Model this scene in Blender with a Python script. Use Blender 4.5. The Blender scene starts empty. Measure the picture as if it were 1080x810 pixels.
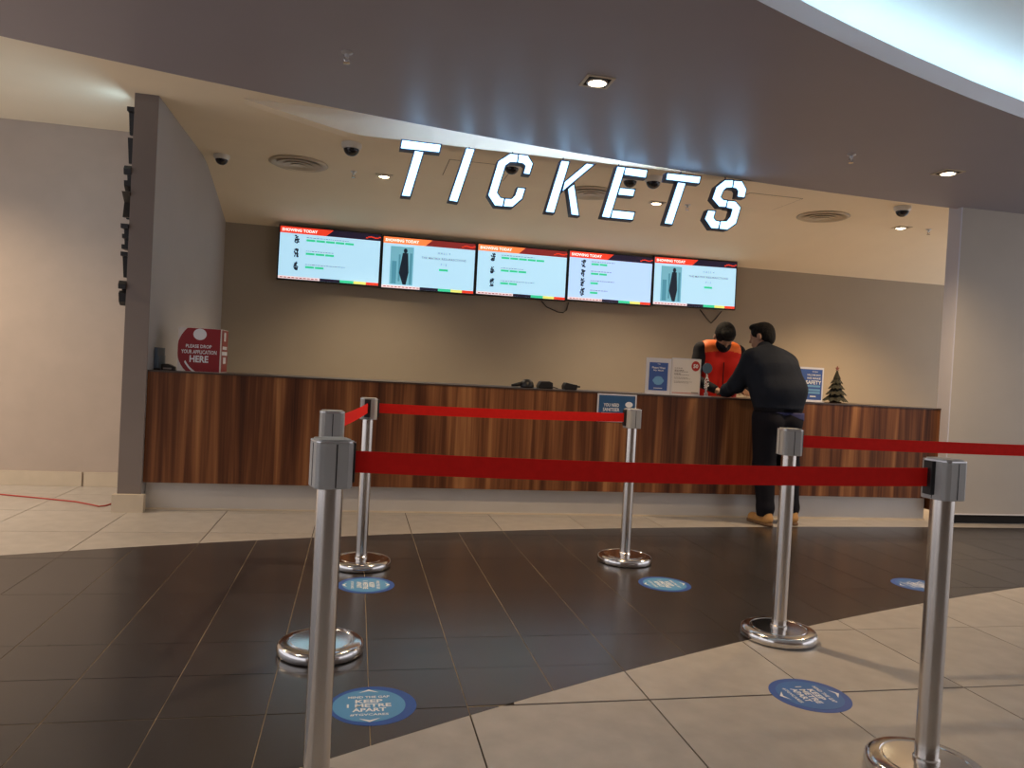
import bpy, bmesh, math, random
import numpy as np
from mathutils import Vector, Matrix

random.seed(7)
scene = bpy.context.scene
COL = scene.collection

# ------------------------------------------------------------------ camera
CAM_H = 1.1738
FOC, YAW, PITCH, ROLL = 790.0, 0.20499, -0.0162, 0.05332
fw = Vector((math.sin(YAW) * math.cos(PITCH), math.cos(YAW) * math.cos(PITCH), math.sin(PITCH)))
r0 = Vector((math.cos(YAW), -math.sin(YAW), 0))
u0 = r0.cross(fw)
cr = math.cos(ROLL) * r0 + math.sin(ROLL) * u0
cu = -math.sin(ROLL) * r0 + math.cos(ROLL) * u0
cam_data = bpy.data.cameras.new('camera')
cam_data.sensor_fit = 'HORIZONTAL'
cam_data.sensor_width = 36.0
cam_data.lens = FOC / 1080.0 * 36.0
cam_data.clip_start = 0.05
cam = bpy.data.objects.new('camera', cam_data)
COL.objects.link(cam)
mw = Matrix.Identity(4)
for i in range(3):
    mw[i][0] = cr[i]; mw[i][1] = cu[i]; mw[i][2] = -fw[i]
mw[0][3], mw[1][3], mw[2][3] = 0, 0, CAM_H
cam.matrix_world = mw
scene.camera = cam

# ------------------------------------------------------------------ world and exposure
world = bpy.data.worlds.new('world')
scene.world = world
world.use_nodes = True
wb = world.node_tree.nodes['Background']
wb.inputs[0].default_value = (0.98, 0.95, 1.0, 1)
wb.inputs[1].default_value = 0.68
vs = scene.view_settings
vs.view_transform = 'Standard'
vs.look = 'None'
vs.gamma = 1.0
vs.use_curve_mapping = False
vs.exposure = 0.68
WARM = (1.0, 0.76, 0.50)
COOL = (0.62, 0.83, 1.0)


def project(p):
    v = Vector(p) - Vector((0, 0, CAM_H))
    d = v.dot(fw)
    if d < 0.05:
        return None
    return 540 + FOC * v.dot(cr) / d, 405 - FOC * v.dot(cu) / d


# ------------------------------------------------------------------ materials
MATS = {}


def mat(name, color, rough=0.5, metal=0.0, vary=0.0, scale=8.0, stretch=(1, 1, 1), bump=0.0, bscale=60.0,
        emit=0.0, ecol=None, coat=0.0, rand=0.0, spec=0.5, detail=4.0):
    if name in MATS:
        return MATS[name]
    m = bpy.data.materials.new(name)
    m.use_nodes = True
    nt = m.node_tree
    b = nt.nodes['Principled BSDF']
    c4 = (*color, 1)
    b.inputs['Base Color'].default_value = c4
    b.inputs['Roughness'].default_value = rough
    b.inputs['Metallic'].default_value = metal
    b.inputs['Specular IOR Level'].default_value = spec
    if coat:
        b.inputs['Coat Weight'].default_value = coat
        b.inputs['Coat Roughness'].default_value = 0.1
    if emit:
        b.inputs['Emission Color'].default_value = (*(ecol or color), 1)
        b.inputs['Emission Strength'].default_value = emit
    tc = nt.nodes.new('ShaderNodeTexCoord')
    mp = nt.nodes.new('ShaderNodeMapping')
    mp.inputs['Scale'].default_value = stretch
    nt.links.new(tc.outputs['Object'], mp.inputs['Vector'])
    if vary or rand:
        src = None
        hsv = nt.nodes.new('ShaderNodeHueSaturation')
        hsv.inputs['Color'].default_value = c4
        nz = nt.nodes.new('ShaderNodeTexNoise')
        nz.inputs['Scale'].default_value = scale
        nz.inputs['Detail'].default_value = detail
        nt.links.new(mp.outputs[0], nz.inputs['Vector'])
        mr = nt.nodes.new('ShaderNodeMapRange')
        mr.inputs['From Min'].default_value = 0.25
        mr.inputs['From Max'].default_value = 0.75
        mr.inputs['To Min'].default_value = 1 - vary
        mr.inputs['To Max'].default_value = 1 + vary
        nt.links.new(nz.outputs['Fac'], mr.inputs['Value'])
        src = mr.outputs[0]
        if rand:
            oi = nt.nodes.new('ShaderNodeObjectInfo')
            mr2 = nt.nodes.new('ShaderNodeMapRange')
            mr2.inputs['To Min'].default_value = 1 - rand
            mr2.inputs['To Max'].default_value = 1 + rand
            nt.links.new(oi.outputs['Random'], mr2.inputs['Value'])
            mu = nt.nodes.new('ShaderNodeMath')
            mu.operation = 'MULTIPLY'
            nt.links.new(src, mu.inputs[0])
            nt.links.new(mr2.outputs[0], mu.inputs[1])
            src = mu.outputs[0]
        nt.links.new(src, hsv.inputs['Value'])
        nt.links.new(hsv.outputs[0], b.inputs['Base Color'])
    if bump:
        nb = nt.nodes.new('ShaderNodeTexNoise')
        nb.inputs['Scale'].default_value = bscale
        nb.inputs['Detail'].default_value = 3
        nt.links.new(mp.outputs[0], nb.inputs['Vector'])
        bp = nt.nodes.new('ShaderNodeBump')
        bp.inputs['Strength'].default_value = bump
        bp.inputs['Distance'].default_value = 0.01
        nt.links.new(nb.outputs['Fac'], bp.inputs['Height'])
        nt.links.new(bp.outputs[0], b.inputs['Normal'])
    MATS[name] = m
    return m


def wood_mat():
    m = bpy.data.materials.new('walnut_laminate')
    m.use_nodes = True
    nt = m.node_tree
    b = nt.nodes['Principled BSDF']
    b.inputs['Roughness'].default_value = 0.5
    b.inputs['Specular IOR Level'].default_value = 0.25
    tc = nt.nodes.new('ShaderNodeTexCoord')
    mp = nt.nodes.new('ShaderNodeMapping')
    mp.inputs['Scale'].default_value = (9.0, 1.0, 0.35)
    nt.links.new(tc.outputs['Object'], mp.inputs['Vector'])
    n1 = nt.nodes.new('ShaderNodeTexNoise')
    n1.inputs['Scale'].default_value = 1.0
    n1.inputs['Detail'].default_value = 3
    n1.inputs['Distortion'].default_value = 0.6
    nt.links.new(mp.outputs[0], n1.inputs['Vector'])
    mp2 = nt.nodes.new('ShaderNodeMapping')
    mp2.inputs['Scale'].default_value = (70.0, 1.0, 1.2)
    nt.links.new(tc.outputs['Object'], mp2.inputs['Vector'])
    n2 = nt.nodes.new('ShaderNodeTexNoise')
    n2.inputs['Scale'].default_value = 1.0
    n2.inputs['Detail'].default_value = 4
    nt.links.new(mp2.outputs[0], n2.inputs['Vector'])
    mx = nt.nodes.new('ShaderNodeMath')
    mx.operation = 'MULTIPLY_ADD'
    mx.inputs[1].default_value = 0.25
    nt.links.new(n2.outputs['Fac'], mx.inputs[0])
    nt.links.new(n1.outputs['Fac'], mx.inputs[2])
    rp = nt.nodes.new('ShaderNodeValToRGB')
    e = rp.color_ramp.elements
    e[0].position = 0.42; e[0].color = (0.040, 0.012, 0.006, 1)
    e[1].position = 0.86; e[1].color = (0.36, 0.165, 0.066, 1)
    a = rp.color_ramp.elements.new(0.58); a.color = (0.105, 0.036, 0.014, 1)
    a = rp.color_ramp.elements.new(0.70); a.color = (0.20, 0.078, 0.030, 1)
    nt.links.new(mx.outputs[0], rp.inputs['Fac'])
    nt.links.new(rp.outputs[0], b.inputs['Base Color'])
    return m


M_WOOD = wood_mat()
M_CREAM = mat('cream_ceiling_paint', (0.84, 0.73, 0.55), 0.85, vary=0.02, scale=3)
M_SOFFIT = mat('shade_toned_soffit', (0.30, 0.278, 0.31), 0.42, vary=0.03, scale=2)  # whitish soffit; its weaker light is put into a darker base colour
M_LIP = mat('pale_fascia_paint', (0.74, 0.74, 0.80), 0.6)
M_WHITE = mat('white_ceiling_paint', (0.82, 0.82, 0.82), 0.8, vary=0.02, scale=2)
M_BACKWALL = mat('taupe_back_wall_paint', (0.37, 0.325, 0.262), 0.8, vary=0.03, scale=2)
M_SIDEWALL = mat('grey_side_wall_paint', (0.40, 0.385, 0.38), 0.7, vary=0.03, scale=2)
M_PILLAR = mat('brown_grey_pillar_paint', (0.20, 0.165, 0.15), 0.6, vary=0.04, scale=3)
M_LEFTWALL = mat('mushroom_wall_paint', (0.46, 0.385, 0.33), 0.75, vary=0.05, scale=4, bump=0.05, bscale=20)
M_RIGHTWALL = mat('warm_grey_wall_paint', (0.47, 0.43, 0.38), 0.75, vary=0.03, scale=3)
M_JAMB = mat('lavender_jamb_paint', (0.60, 0.60, 0.68), 0.7)
M_LTILE = mat('beige_stone_tile', (0.41, 0.38, 0.35), 0.34, vary=0.12, scale=9, rand=0.05, detail=8)
M_DTILE = mat('charcoal_stone_tile', (0.036, 0.032, 0.033), 0.25, spec=1.0, vary=0.15, scale=6, rand=0.10, detail=6)
M_GROUT = mat('dark_grout', (0.05, 0.038, 0.03), 0.9)
M_TGROUT = mat('tan_grout', (0.42, 0.33, 0.22), 0.9, vary=0.5, scale=3)
M_SKIRT = mat('beige_skirting_tile', (0.58, 0.50, 0.39), 0.4, vary=0.06, scale=9, detail=8)
M_CHROME = mat('brushed_steel', (0.62, 0.58, 0.54), 0.22, 1.0)
M_BASEST = mat('polished_steel', (0.70, 0.69, 0.68), 0.14, 1.0)
M_HEADG = mat('grey_moulded_plastic', (0.40, 0.40, 0.395), 0.42)
M_RIM = mat('silver_rim', (0.62, 0.62, 0.64), 0.3, 0.8)
M_BLACK = mat('black_plastic', (0.012, 0.012, 0.014), 0.4)
M_BELT = mat('red_webbing', (0.72, 0.014, 0.010), 0.8, spec=0.2, vary=0.06, scale=40)
M_KICK = mat('satin_grey_kickplate', (0.56, 0.54, 0.52), 0.32, 0.2, vary=0.06, scale=3)
M_DARKTOP = mat('dark_counter_top', (0.05, 0.032, 0.025), 0.35)
M_NAVY = mat('dark_navy_letter_return', (0.030, 0.045, 0.085), 0.45)
M_FACE = mat('lit_letter_face', (0.9, 0.95, 1.0), 0.5, emit=1.75, ecol=(0.31, 0.64, 1.0))
M_WHITEPL = mat('white_plastic', (0.70, 0.68, 0.64), 0.4)
M_VENT = mat('cream_vent_metal', (0.56, 0.48, 0.36), 0.5)
M_DARKGAP = mat('dark_gap', (0.02, 0.017, 0.015), 0.9)
M_LAMP = mat('halogen_lamp', (1, 0.85, 0.6), 0.4, emit=14.0, ecol=(1.0, 0.80, 0.48))
M_LED = mat('led_strip_glow', (0.8, 0.93, 1.0), 0.5, emit=16.0, ecol=(0.55, 0.85, 1.0))
M_PAPER = mat('white_paper', (0.72, 0.69, 0.67), 0.6)
M_ACRYL = mat('clear_acrylic', (0.66, 0.67, 0.74), 0.15, coat=0.3)
M_BLUEP = mat('blue_print', (0.04, 0.10, 0.36), 0.5)
M_BLUEP2 = mat('teal_blue_print', (0.018, 0.085, 0.22), 0.5)
M_LBLUE = mat('light_blue_print', (0.16, 0.38, 0.66), 0.5)
M_INK = mat('white_ink', (0.78, 0.80, 0.84), 0.5)
M_GREYINK = mat('grey_ink', (0.30, 0.27, 0.26), 0.6)
M_REDP = mat('red_print', (0.26, 0.008, 0.014), 0.4)
M_SKIN = mat('skin', (0.34, 0.19, 0.125), 0.55)
M_HAIR = mat('black_hair', (0.010, 0.009, 0.009), 0.8, spec=0.15, bump=0.8, bscale=90, stretch=(1, 1, 0.4))
M_JACKET = mat('dark_slate_jacket', (0.011, 0.015, 0.025), 0.85, spec=0.2, vary=0.15, scale=6, bump=1.0, bscale=7, stretch=(1, 1, 0.55))
M_TROUSER = mat('black_trousers', (0.007, 0.007, 0.012), 0.85, spec=0.2, bump=0.2, bscale=14)
M_SHIRT = mat('navy_shirt', (0.020, 0.022, 0.10), 0.7)
M_SHOE = mat('tan_suede', (0.46, 0.25, 0.085), 0.7, vary=0.1, scale=30)
M_SOLE = mat('brown_sole', (0.16, 0.09, 0.045), 0.7)
M_VEST = mat('red_vest', (0.60, 0.020, 0.012), 0.75, spec=0.2, bump=0.15, bscale=14)
M_VESTO = mat('orange_shoulder', (0.80, 0.15, 0.015), 0.65)
M_BSLEEVE = mat('black_sleeve', (0.008, 0.008, 0.012), 0.85, spec=0.2)


# ------------------------------------------------------------------ helpers
def tag(o, label=None, cat=None, group=None, kind=None):
    if label: o['label'] = label
    if cat: o['category'] = cat
    if group: o['group'] = group
    if kind: o['kind'] = kind
    return o


def thing(name, label, cat, loc=(0, 0, 0), rz=0.0, group=None, kind=None):
    o = bpy.data.objects.new(name, None)
    o.empty_display_size = 0.05
    COL.objects.link(o)
    o.location = loc
    o.rotation_euler = (0, 0, rz)
    return tag(o, label, cat, group, kind)


def link_mesh(name, me, m, parent=None):
    o = bpy.data.objects.new(name, me)
    COL.objects.link(o)
    if m is not None and not me.materials:
        me.materials.append(m)
    if parent is not None:
        o.parent = parent
    return o


def copy_tree(o, parent=None):
    c = o.copy()
    COL.objects.link(c)
    c.parent = parent
    for ch in list(o.children):
        copy_tree(ch, c)
    return c


class MB:
    def __init__(s):
        s.v = []
        s.f = []

    def add(s, vs_, fs_):
        n = len(s.v)
        s.v += [tuple(p) for p in vs_]
        s.f += [tuple(i + n for i in f) for f in fs_]
        return s

    def box(s, x0, x1, y0, y1, z0, z1):
        return s.add([(x0, y0, z0), (x1, y0, z0), (x1, y1, z0), (x0, y1, z0), (x0, y0, z1), (x1, y0, z1), (x1, y1, z1), (x0, y1, z1)],
                     [(0, 3, 2, 1), (4, 5, 6, 7), (0, 1, 5, 4), (1, 2, 6, 5), (2, 3, 7, 6), (3, 0, 4, 7)])

    def prism(s, poly, a, b, plane='xz'):
        """poly in 2-D, extruded along the third axis from a to b"""
        def P(p, t):
            if plane == 'xz': return (p[0], t, p[1])
            if plane == 'xy': return (p[0], p[1], t)
            return (t, p[0], p[1])
        ar = sum(poly[i][0] * poly[(i + 1) % len(poly)][1] - poly[(i + 1) % len(poly)][0] * poly[i][1] for i in range(len(poly)))
        if ar < 0: poly = poly[::-1]
        n = len(poly)
        v = [P(p, a) for p in poly] + [P(p, b) for p in poly]
        f = [tuple(range(n)), tuple(range(2 * n - 1, n - 1, -1))] + [(i, i + n, (i + 1) % n + n, (i + 1) % n) for i in range(n)]
        return s.add(v, f)

    def lathe(s, prof, c=(0, 0, 0), seg=32, axis='z'):
        """prof: list of (radius, height)"""
        v = []
        for r, h in prof:
            for k in range(seg):
                a = 2 * math.pi * k / seg
                if axis == 'z': v.append((c[0] + r * math.cos(a), c[1] + r * math.sin(a), c[2] + h))
                elif axis == 'y': v.append((c[0] + r * math.cos(a), c[1] + h, c[2] + r * math.sin(a)))
        f = []
        for i in range(len(prof) - 1):
            for k in range(seg):
                f.append((i * seg + k, i * seg + (k + 1) % seg, (i + 1) * seg + (k + 1) % seg, (i + 1) * seg + k))
        if prof[0][0] > 1e-5: f.append(tuple(range(seg - 1, -1, -1)))
        if prof[-1][0] > 1e-5: f.append(tuple((len(prof) - 1) * seg + k for k in range(seg)))
        return s.add(v, f)

    def tube(s, pts, r, seg=8):
        pts = [Vector(p) for p in pts]
        v = []
        for i, p in enumerate(pts):
            t = (pts[min(i + 1, len(pts) - 1)] - pts[max(i - 1, 0)]).normalized()
            up = Vector((0, 0, 1)) if abs(t.z) < 0.9 else Vector((1, 0, 0))
            a = t.cross(up).normalized(); b_ = a.cross(t)
            rr = r[i] if isinstance(r, (list, tuple)) else r
            for k in range(seg):
                an = 2 * math.pi * k / seg
                v.append(p + a * rr * math.cos(an) + b_ * rr * math.sin(an))
        f = [(i * seg + k, (i + 1) * seg + k, (i + 1) * seg + (k + 1) % seg, i * seg + (k + 1) % seg) for i in range(len(pts) - 1) for k in range(seg)]
        f.append(tuple(range(seg))); f.append(tuple((len(pts) - 1) * seg + k for k in range(seg - 1, -1, -1)))
        return s.add(v, f)

    def quad(s, a, b, c, d):
        return s.add([a, b, c, d], [(0, 1, 2, 3)])

    def mesh(s, name, fix=True, smooth=False, angle=None):
        me = bpy.data.meshes.new(name)
        me.from_pydata(s.v, [], s.f)
        if fix:
            bm = bmesh.new(); bm.from_mesh(me)
            if smooth: bmesh.ops.remove_doubles(bm, verts=bm.verts, dist=1e-5)
            bmesh.ops.recalc_face_normals(bm, faces=bm.faces)
            bm.to_mesh(me); bm.free()
        if smooth:
            me.polygons.foreach_set('use_smooth', [True] * len(me.polygons))
            if angle is not None:
                try: me.set_sharp_from_angle(angle=math.radians(angle))
                except Exception: pass
        me.update()
        return me

    def build(s, name, m, parent=None, smooth=False, angle=None, bevel=0.0, fix=True):
        o = link_mesh(name, s.mesh(name, fix, smooth, angle), m, parent)
        if bevel:
            md = o.modifiers.new('bevel', 'BEVEL'); md.width = bevel; md.segments = 2; md.limit_method = 'ANGLE'
        return o


_txt = {}


def text_geo(body, size=1.0, bold=0.0, shear=0.0):
    """flat outline text as (verts2d, faces), centred on the origin"""
    key = (body, bold, shear)
    if key not in _txt:
        cu_ = bpy.data.curves.new('txt', 'FONT')
        cu_.body = body; cu_.size = 1.0; cu_.resolution_u = 2; cu_.offset = bold; cu_.shear = shear
        ob = bpy.data.objects.new('txt', cu_); COL.objects.link(ob)
        dg = bpy.context.evaluated_depsgraph_get(); dg.update()
        me = ob.evaluated_get(dg).to_mesh()
        v = [(p.co.x, p.co.y) for p in me.vertices]; f = [tuple(p.vertices) for p in me.polygons]
        ob.evaluated_get(dg).to_mesh_clear()
        bpy.data.objects.remove(ob); bpy.data.curves.remove(cu_)
        xs = [a for a, _ in v]; ys = [b for _, b in v]
        cx, cy = (min(xs) + max(xs)) / 2, (min(ys) + max(ys)) / 2
        _txt[key] = ([(a - cx, b - cy) for a, b in v], f, max(xs) - min(xs), max(ys) - min(ys))
    v, f, w, h = _txt[key]
    return v, f, w, h


def put_text(mb, body, cx, cz, width=None, height=None, y=0.0, bold=0.01, shear=0.0, plane='xz', align='c'):
    v, f, w, h = text_geo(body, 1, bold, shear)
    sx = (width / w) if width else height / h
    sz = (height / h) if height else sx
    ox = cx + (w * sx / 2 if align == 'l' else 0)
    if plane == 'xz': vs_ = [(ox + a * sx, y, cz + b * sz) for a, b in v]
    else: vs_ = [(ox + a * sx, cz + b * sz, y) for a, b in v]
    mb.add(vs_, f)
    return w * sx


def interp(pts, x):
    if x <= pts[0][0]:
        (a, b), (c, d) = pts[0], pts[1]
    elif x >= pts[-1][0]:
        (a, b), (c, d) = pts[-2], pts[-1]
    else:
        for i in range(len(pts) - 1):
            if pts[i][0] <= x <= pts[i + 1][0]:
                (a, b), (c, d) = pts[i], pts[i + 1]
                break
    return b + (d - b) * (x - a) / (c - a)


def smooth_curve(pts, deg=4):
    xs = np.array([p[0] for p in pts]); ys = np.array([p[1] for p in pts])
    k = np.polyfit(xs, ys, deg)
    g = np.linspace(xs[0], xs[-1], 48)
    return [(float(a), float(b)) for a, b in zip(g, np.polyval(k, g))]


# curved band: front and back edge as Y(x), on the floor and on the soffit
FB = smooth_curve([(-4.2, 3.55), (-3.2, 4.08), (-1.892, 4.635), (-1.166, 4.871), (-0.171, 5.158), (1.186, 5.421), (2.442, 5.543), (3.58, 5.632), (5.013, 5.70), (6.5, 5.71), (8.5, 5.62)])
FF = smooth_curve([(-4.2, -0.9), (-3.0, 0.25), (-1.6, 1.28), (-0.6, 1.92), (-0.016, 2.254), (0.247, 2.392), (0.593, 2.554), (1.017, 2.767), (1.681, 3.10), (2.607, 3.448), (3.458, 3.706), (4.145, 3.90), (6.0, 4.33), (8.5, 4.70)])
SB = smooth_curve([(-5.0, 3.45), (-3.2, 4.25), (-2.023, 4.687), (-1.402, 4.904), (-0.72, 5.09), (-0.062, 5.233), (0.398, 5.346), (0.892, 5.446), (1.195, 5.52), (1.754, 5.634), (2.36, 5.737), (3.159, 5.797), (4.165, 5.86), (5.184, 5.929), (6.5, 5.94), (8.5, 5.94)], 5)
SF = smooth_curve([(-4.2, -0.9), (-3.0, 0.25), (-1.6, 1.28), (-0.6, 1.92), (0.0, 2.26), (1.0, 2.76), (1.683, 3.072), (2.0, 3.235), (2.35, 3.366), (2.754, 3.522), (3.183, 3.68), (3.538, 3.787), (3.925, 3.903), (6.0, 4.33), (8.5, 4.70)])
YB = lambda x: interp(FB, x)
YF = lambda x: interp(FF, x)
TOPB = lambda x: interp(SB, x)
TOPF = lambda x: interp(SF, x)
ZS = 2.88          # underside of the curved soffit
ZC = 3.05          # cream ceiling
ZU = 3.22          # upper lobby ceiling
COUNTER_Y, COUNTER_Z = 5.957, 1.046
BACK_Y = 8.87
XL, XR = -5.0, 8.5

# ------------------------------------------------------------------ floor
floor = MB().box(XL, XR, -4.0, BACK_Y + 0.1, -0.12, -0.004).build('floor', M_GROUT)
tag(floor, 'beige and charcoal stone tiled lobby floor', 'floor', kind='structure')
xs = np.linspace(XL, XR, 60)
gb = MB()
for i in range(len(xs) - 1):
    a, b = float(xs[i]), float(xs[i + 1])
    gb.quad((a, YF(a), -0.0022), (b, YF(b), -0.0022), (b, YB(b), -0.0022), (a, YB(a), -0.0022))
gb.build('grout_bed', M_TGROUT, floor)
T, TX0, TY0 = 0.6738, 0.4348, 2.555
GAP = 0.0030


def strip_poly(x0, x1, lo, hi, n=29):
    px = [x0 + (x1 - x0) * i / (n - 1) for i in range(n)]
    bot, top = [], []
    for x in px:
        l, h = lo(x), hi(x)
        if h - l > 0.004:
            bot.append((x, l)); top.append((x, h))
    if len(bot) < 2: return None
    return bot + top[::-1]


def seen(poly):
    for (x, y) in poly:
        if y < 0.4: continue
        p = project((x, y, 0))
        if p and -90 < p[0] < 1170 and 380 < p[1] < 900: return True
    return False


full = {}
rest = {'light_tile': MB(), 'dark_tile': MB()}


def add_tile(name, poly, m, x0, x1, y0, y1):
    if not seen(poly):
        rest[name].prism(poly, -0.004, 0.0, 'xy'); return
    whole = abs((max(p[1] for p in poly) - min(p[1] for p in poly)) - (y1 - y0)) < 1e-6 and \
        all(abs(p[1] - y0) < 1e-6 or abs(p[1] - y1) < 1e-6 for p in poly) and abs(max(p[0] for p in poly) - x1) < 1e-6 and abs(min(p[0] for p in poly) - x0) < 1e-6
    cx, cy = (x0 + x1) / 2, (y0 + y1) / 2
    if whole:
        if name not in full:
            full[name] = MB().box(x0 - cx, x1 - cx, y0 - cy, y1 - cy, -0.008, 0).mesh(name)
            full[name].materials.append(m)
        o = link_mesh(name, full[name], None, floor)
    else:
        q = [(a - cx, b - cy) for a, b in poly]
        o = MB().prism(q, -0.008, 0, 'xy').build(name, m, floor)
    o.location = (cx, cy, 0)


for size, kind in ((T, 'light_tile'), (T / 2, 'dark_tile')):
    g = GAP if kind == 'light_tile' else 0.0016
    i0, i1 = math.floor((XL - TX0) / size), math.ceil((XR - TX0) / size)
    j0, j1 = math.floor((-3.9 - TY0) / size), math.ceil((BACK_Y - TY0) / size)
    for i in range(i0, i1):
        for j in range(j0, j1):
            x0, x1 = TX0 + i * size + g, TX0 + (i + 1) * size - g
            y0, y1 = TY0 + j * size + (g if kind == 'light_tile' else 0.0007), TY0 + (j + 1) * size - (g if kind == 'light_tile' else 0.0007)
            if kind == 'dark_tile' and j % 2 == 0: y0 += 0.0042
            if j == 0: y0 += 0.0045
            if kind == 'light_tile':
                regs = [(lambda x: y0, lambda x: min(y1, YF(x) - 0.002)), (lambda x: max(y0, YB(x) + 0.002), lambda x: y1)]
                mm = M_LTILE
            else:
                regs = [(lambda x: max(y0, YF(x)), lambda x: min(y1, YB(x)))]
                mm = M_DTILE
            for lo, hi in regs:
                p = strip_poly(x0, x1, lo, hi)
                if p: add_tile(kind, p, mm, x0, x1, y0, y1)
for nm, mm in (('light_tile', M_LTILE), ('dark_tile', M_DTILE)):
    if rest[nm].v:
        tag(rest[nm].build(nm + '_field', mm, floor), kind='stuff')

# ------------------------------------------------------------------ ceilings
nx = 56
gx = [XL + (XR - XL) * i / (nx - 1) for i in range(nx)]
CL = lambda x: TOPB(x) - 0.42      # where the upper ceiling closes above the soffit
cm = MB()
for i in range(nx - 1):
    a, b = gx[i], gx[i + 1]
    cm.quad((a, CL(a), ZC), (b, CL(b), ZC), (b, 7.52, ZC), (a, 7.52, ZC))
prof = [(7.52, ZC), (7.75, 3.022), (8.05, 2.935), (8.45, 2.81), (BACK_Y + 0.02, 2.665)]
for (ya, za), (yb, zb) in zip(prof[:-1], prof[1:]):
    cm.quad((XL, ya, za), (XR, ya, za), (XR, yb, zb), (XL, yb, zb))
ceil_o = cm.build('ceiling', M_CREAM, smooth=True, angle=20)
tag(ceil_o, 'cream ceiling sloping down to the back wall', 'ceiling', kind='structure')

um = MB()
for i in range(nx - 1):
    a, b = gx[i], gx[i + 1]
    um.quad((a, -4, ZU), (b, -4, ZU), (b, CL(b), ZU), (a, CL(a), ZU))
    um.quad((a, CL(a), ZU), (b, CL(b), ZU), (b, CL(b), ZC - 0.07), (a, CL(a), ZC - 0.07))
uc = um.build('ceiling_upper', M_WHITE)
tag(uc, 'raised white lobby ceiling lit from a hidden cove', 'ceiling', kind='structure')

sm = MB()
sl = MB()
for i in range(nx - 1):
    a, b = gx[i], gx[i + 1]
    fa, fb, ba, bb = TOPF(a), TOPF(b), TOPB(a), TOPB(b)
    sm.quad((a, fa, ZS), (b, fb, ZS), (b, bb, ZS), (a, ba, ZS))
    sm.quad((a, ba, ZS), (b, bb, ZS), (b, bb, ZS + 0.06), (a, ba, ZS + 0.06))
    sm.quad((a, fa + 0.02, ZS + 0.06), (b, fb + 0.02, ZS + 0.06), (b, bb, ZS + 0.06), (a, ba, ZS + 0.06))
    sl.quad((a, fa - 0.001, ZS), (b, fb - 0.001, ZS), (b, fb, ZS + 0.10), (a, fa, ZS + 0.10))
    sl.quad((a, fa + 0.02, ZS + 0.001), (b, fb + 0.02, ZS + 0.001), (b, fb + 0.02, ZS + 0.10), (a, fa + 0.02, ZS + 0.10))
    sl.quad((a, fa, ZS + 0.10), (b, fb, ZS + 0.10), (b, fb + 0.02, ZS + 0.10), (a, fa + 0.02, ZS + 0.10))
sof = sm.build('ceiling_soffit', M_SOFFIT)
tag(sof, 'curved soffit band, shade put into its colour, in front of the counter', 'ceiling', kind='structure')
lip = sl.build('trim_1', M_LIP)
tag(lip, 'pale upright lip along the curved soffit front edge', 'trim', kind='structure')

# cove light strips, lying on top of the soffit
def led(name, x0, x1, fy, z, label, w=0.03, n=40, m=None):
    b = MB()
    for i in range(n):
        a, c = x0 + (x1 - x0) * i / n, x0 + (x1 - x0) * (i + 1) / n
        b.add([(a, fy(a), z), (c, fy(c), z), (c, fy(c) + w, z), (a, fy(a) + w, z), (a, fy(a), z + 0.012), (c, fy(c), z + 0.012), (c, fy(c) + w, z + 0.012), (a, fy(a) + w, z + 0.012)],
              [(4, 5, 6, 7), (0, 1, 5, 4), (2, 3, 7, 6), (0, 3, 2, 1)])
    return tag(b.build(name, m or M_LED, fix=True), label, 'light strip')


led('cove_light_strip', -3.0, 7.5, lambda x: TOPF(x) + 0.22, ZS + 0.062, 'cool white strip light in the cove behind the soffit lip')
M_LED2 = mat('letter_cove_glow', (0.8, 0.9, 1.0), 0.5, emit=26.0, ecol=(0.40, 0.60, 1.0))
led('cove_light_strip', 0.25, 3.15, lambda x: TOPB(x) - 0.05, ZS + 0.062, 'cool white strip light in the slot above the ticket letters', m=M_LED2)

# straight beam that carries the letters
bm_ = MB()
BY0, BY1 = 5.765, 5.90
poly = [(-0.16, BY1), (-0.16, BY0 + 0.05), (-0.14, BY0 + 0.02), (-0.10, BY0), (3.16, BY0), (3.16, BY1)]
bm_.prism([(-0.95, ZC + 0.01), (3.16, ZC + 0.01), (3.16, ZS), (-0.02, ZS), (-0.16, ZS + 0.012), (-0.35, ZS + 0.05)], BY0, BY1, 'xz')
tag(bm_.build('trim_2', M_CREAM), 'straight cream ceiling beam above the ticket letters', 'trim', kind='structure')

# ------------------------------------------------------------------ walls
wb_ = MB().box(-1.6, XR, BACK_Y, BACK_Y + 0.12, 0, 2.75).build('wall_back', M_BACKWALL)
tag(wb_, 'taupe wall behind the ticket counter', 'wall', kind='structure')
WX0, WX1 = -1.672, -1.51
PY = 5.93
ws = MB().box(WX0, WX1, PY + 0.012, BACK_Y, 0, ZC + 0.0).build('wall_side', M_SIDEWALL)
tag(ws, 'grey partition wall closing the counter on its left', 'wall', kind='structure')
pf = MB().box(WX0, WX1, PY, PY + 0.012, 0.0, ZC).build('pillar_front', M_PILLAR, ws)
sk = MB().box(WX0 - 0.022, WX1 + 0.03, PY - 0.045, PY + 0.018, 0, 0.13).build('skirting_block', M_SKIRT, ws)
wl = MB().box(XL, WX0, 7.0, 7.12, 0, ZC).build('wall_left', M_LEFTWALL)
tag(wl, 'mushroom coloured wall left of the partition', 'wall', kind='structure')
bl = thing('baseboard_left', 'beige stone skirting tiles along the left wall', 'baseboard', kind='structure')
xj = -2.245
for k in range(6):
    x1_, x0_ = (WX0, xj + 0.008) if k == 0 else (xj - (k - 1) * T - (0.008 if k == 1 else 0.002), xj - k * T + 0.002)
    MB().box(max(x0_, XL), x1_, 6.985, 6.999, 0.001, 0.122).build('skirting_tile', M_SKIRT, bl)
WRY = 5.86
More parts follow.
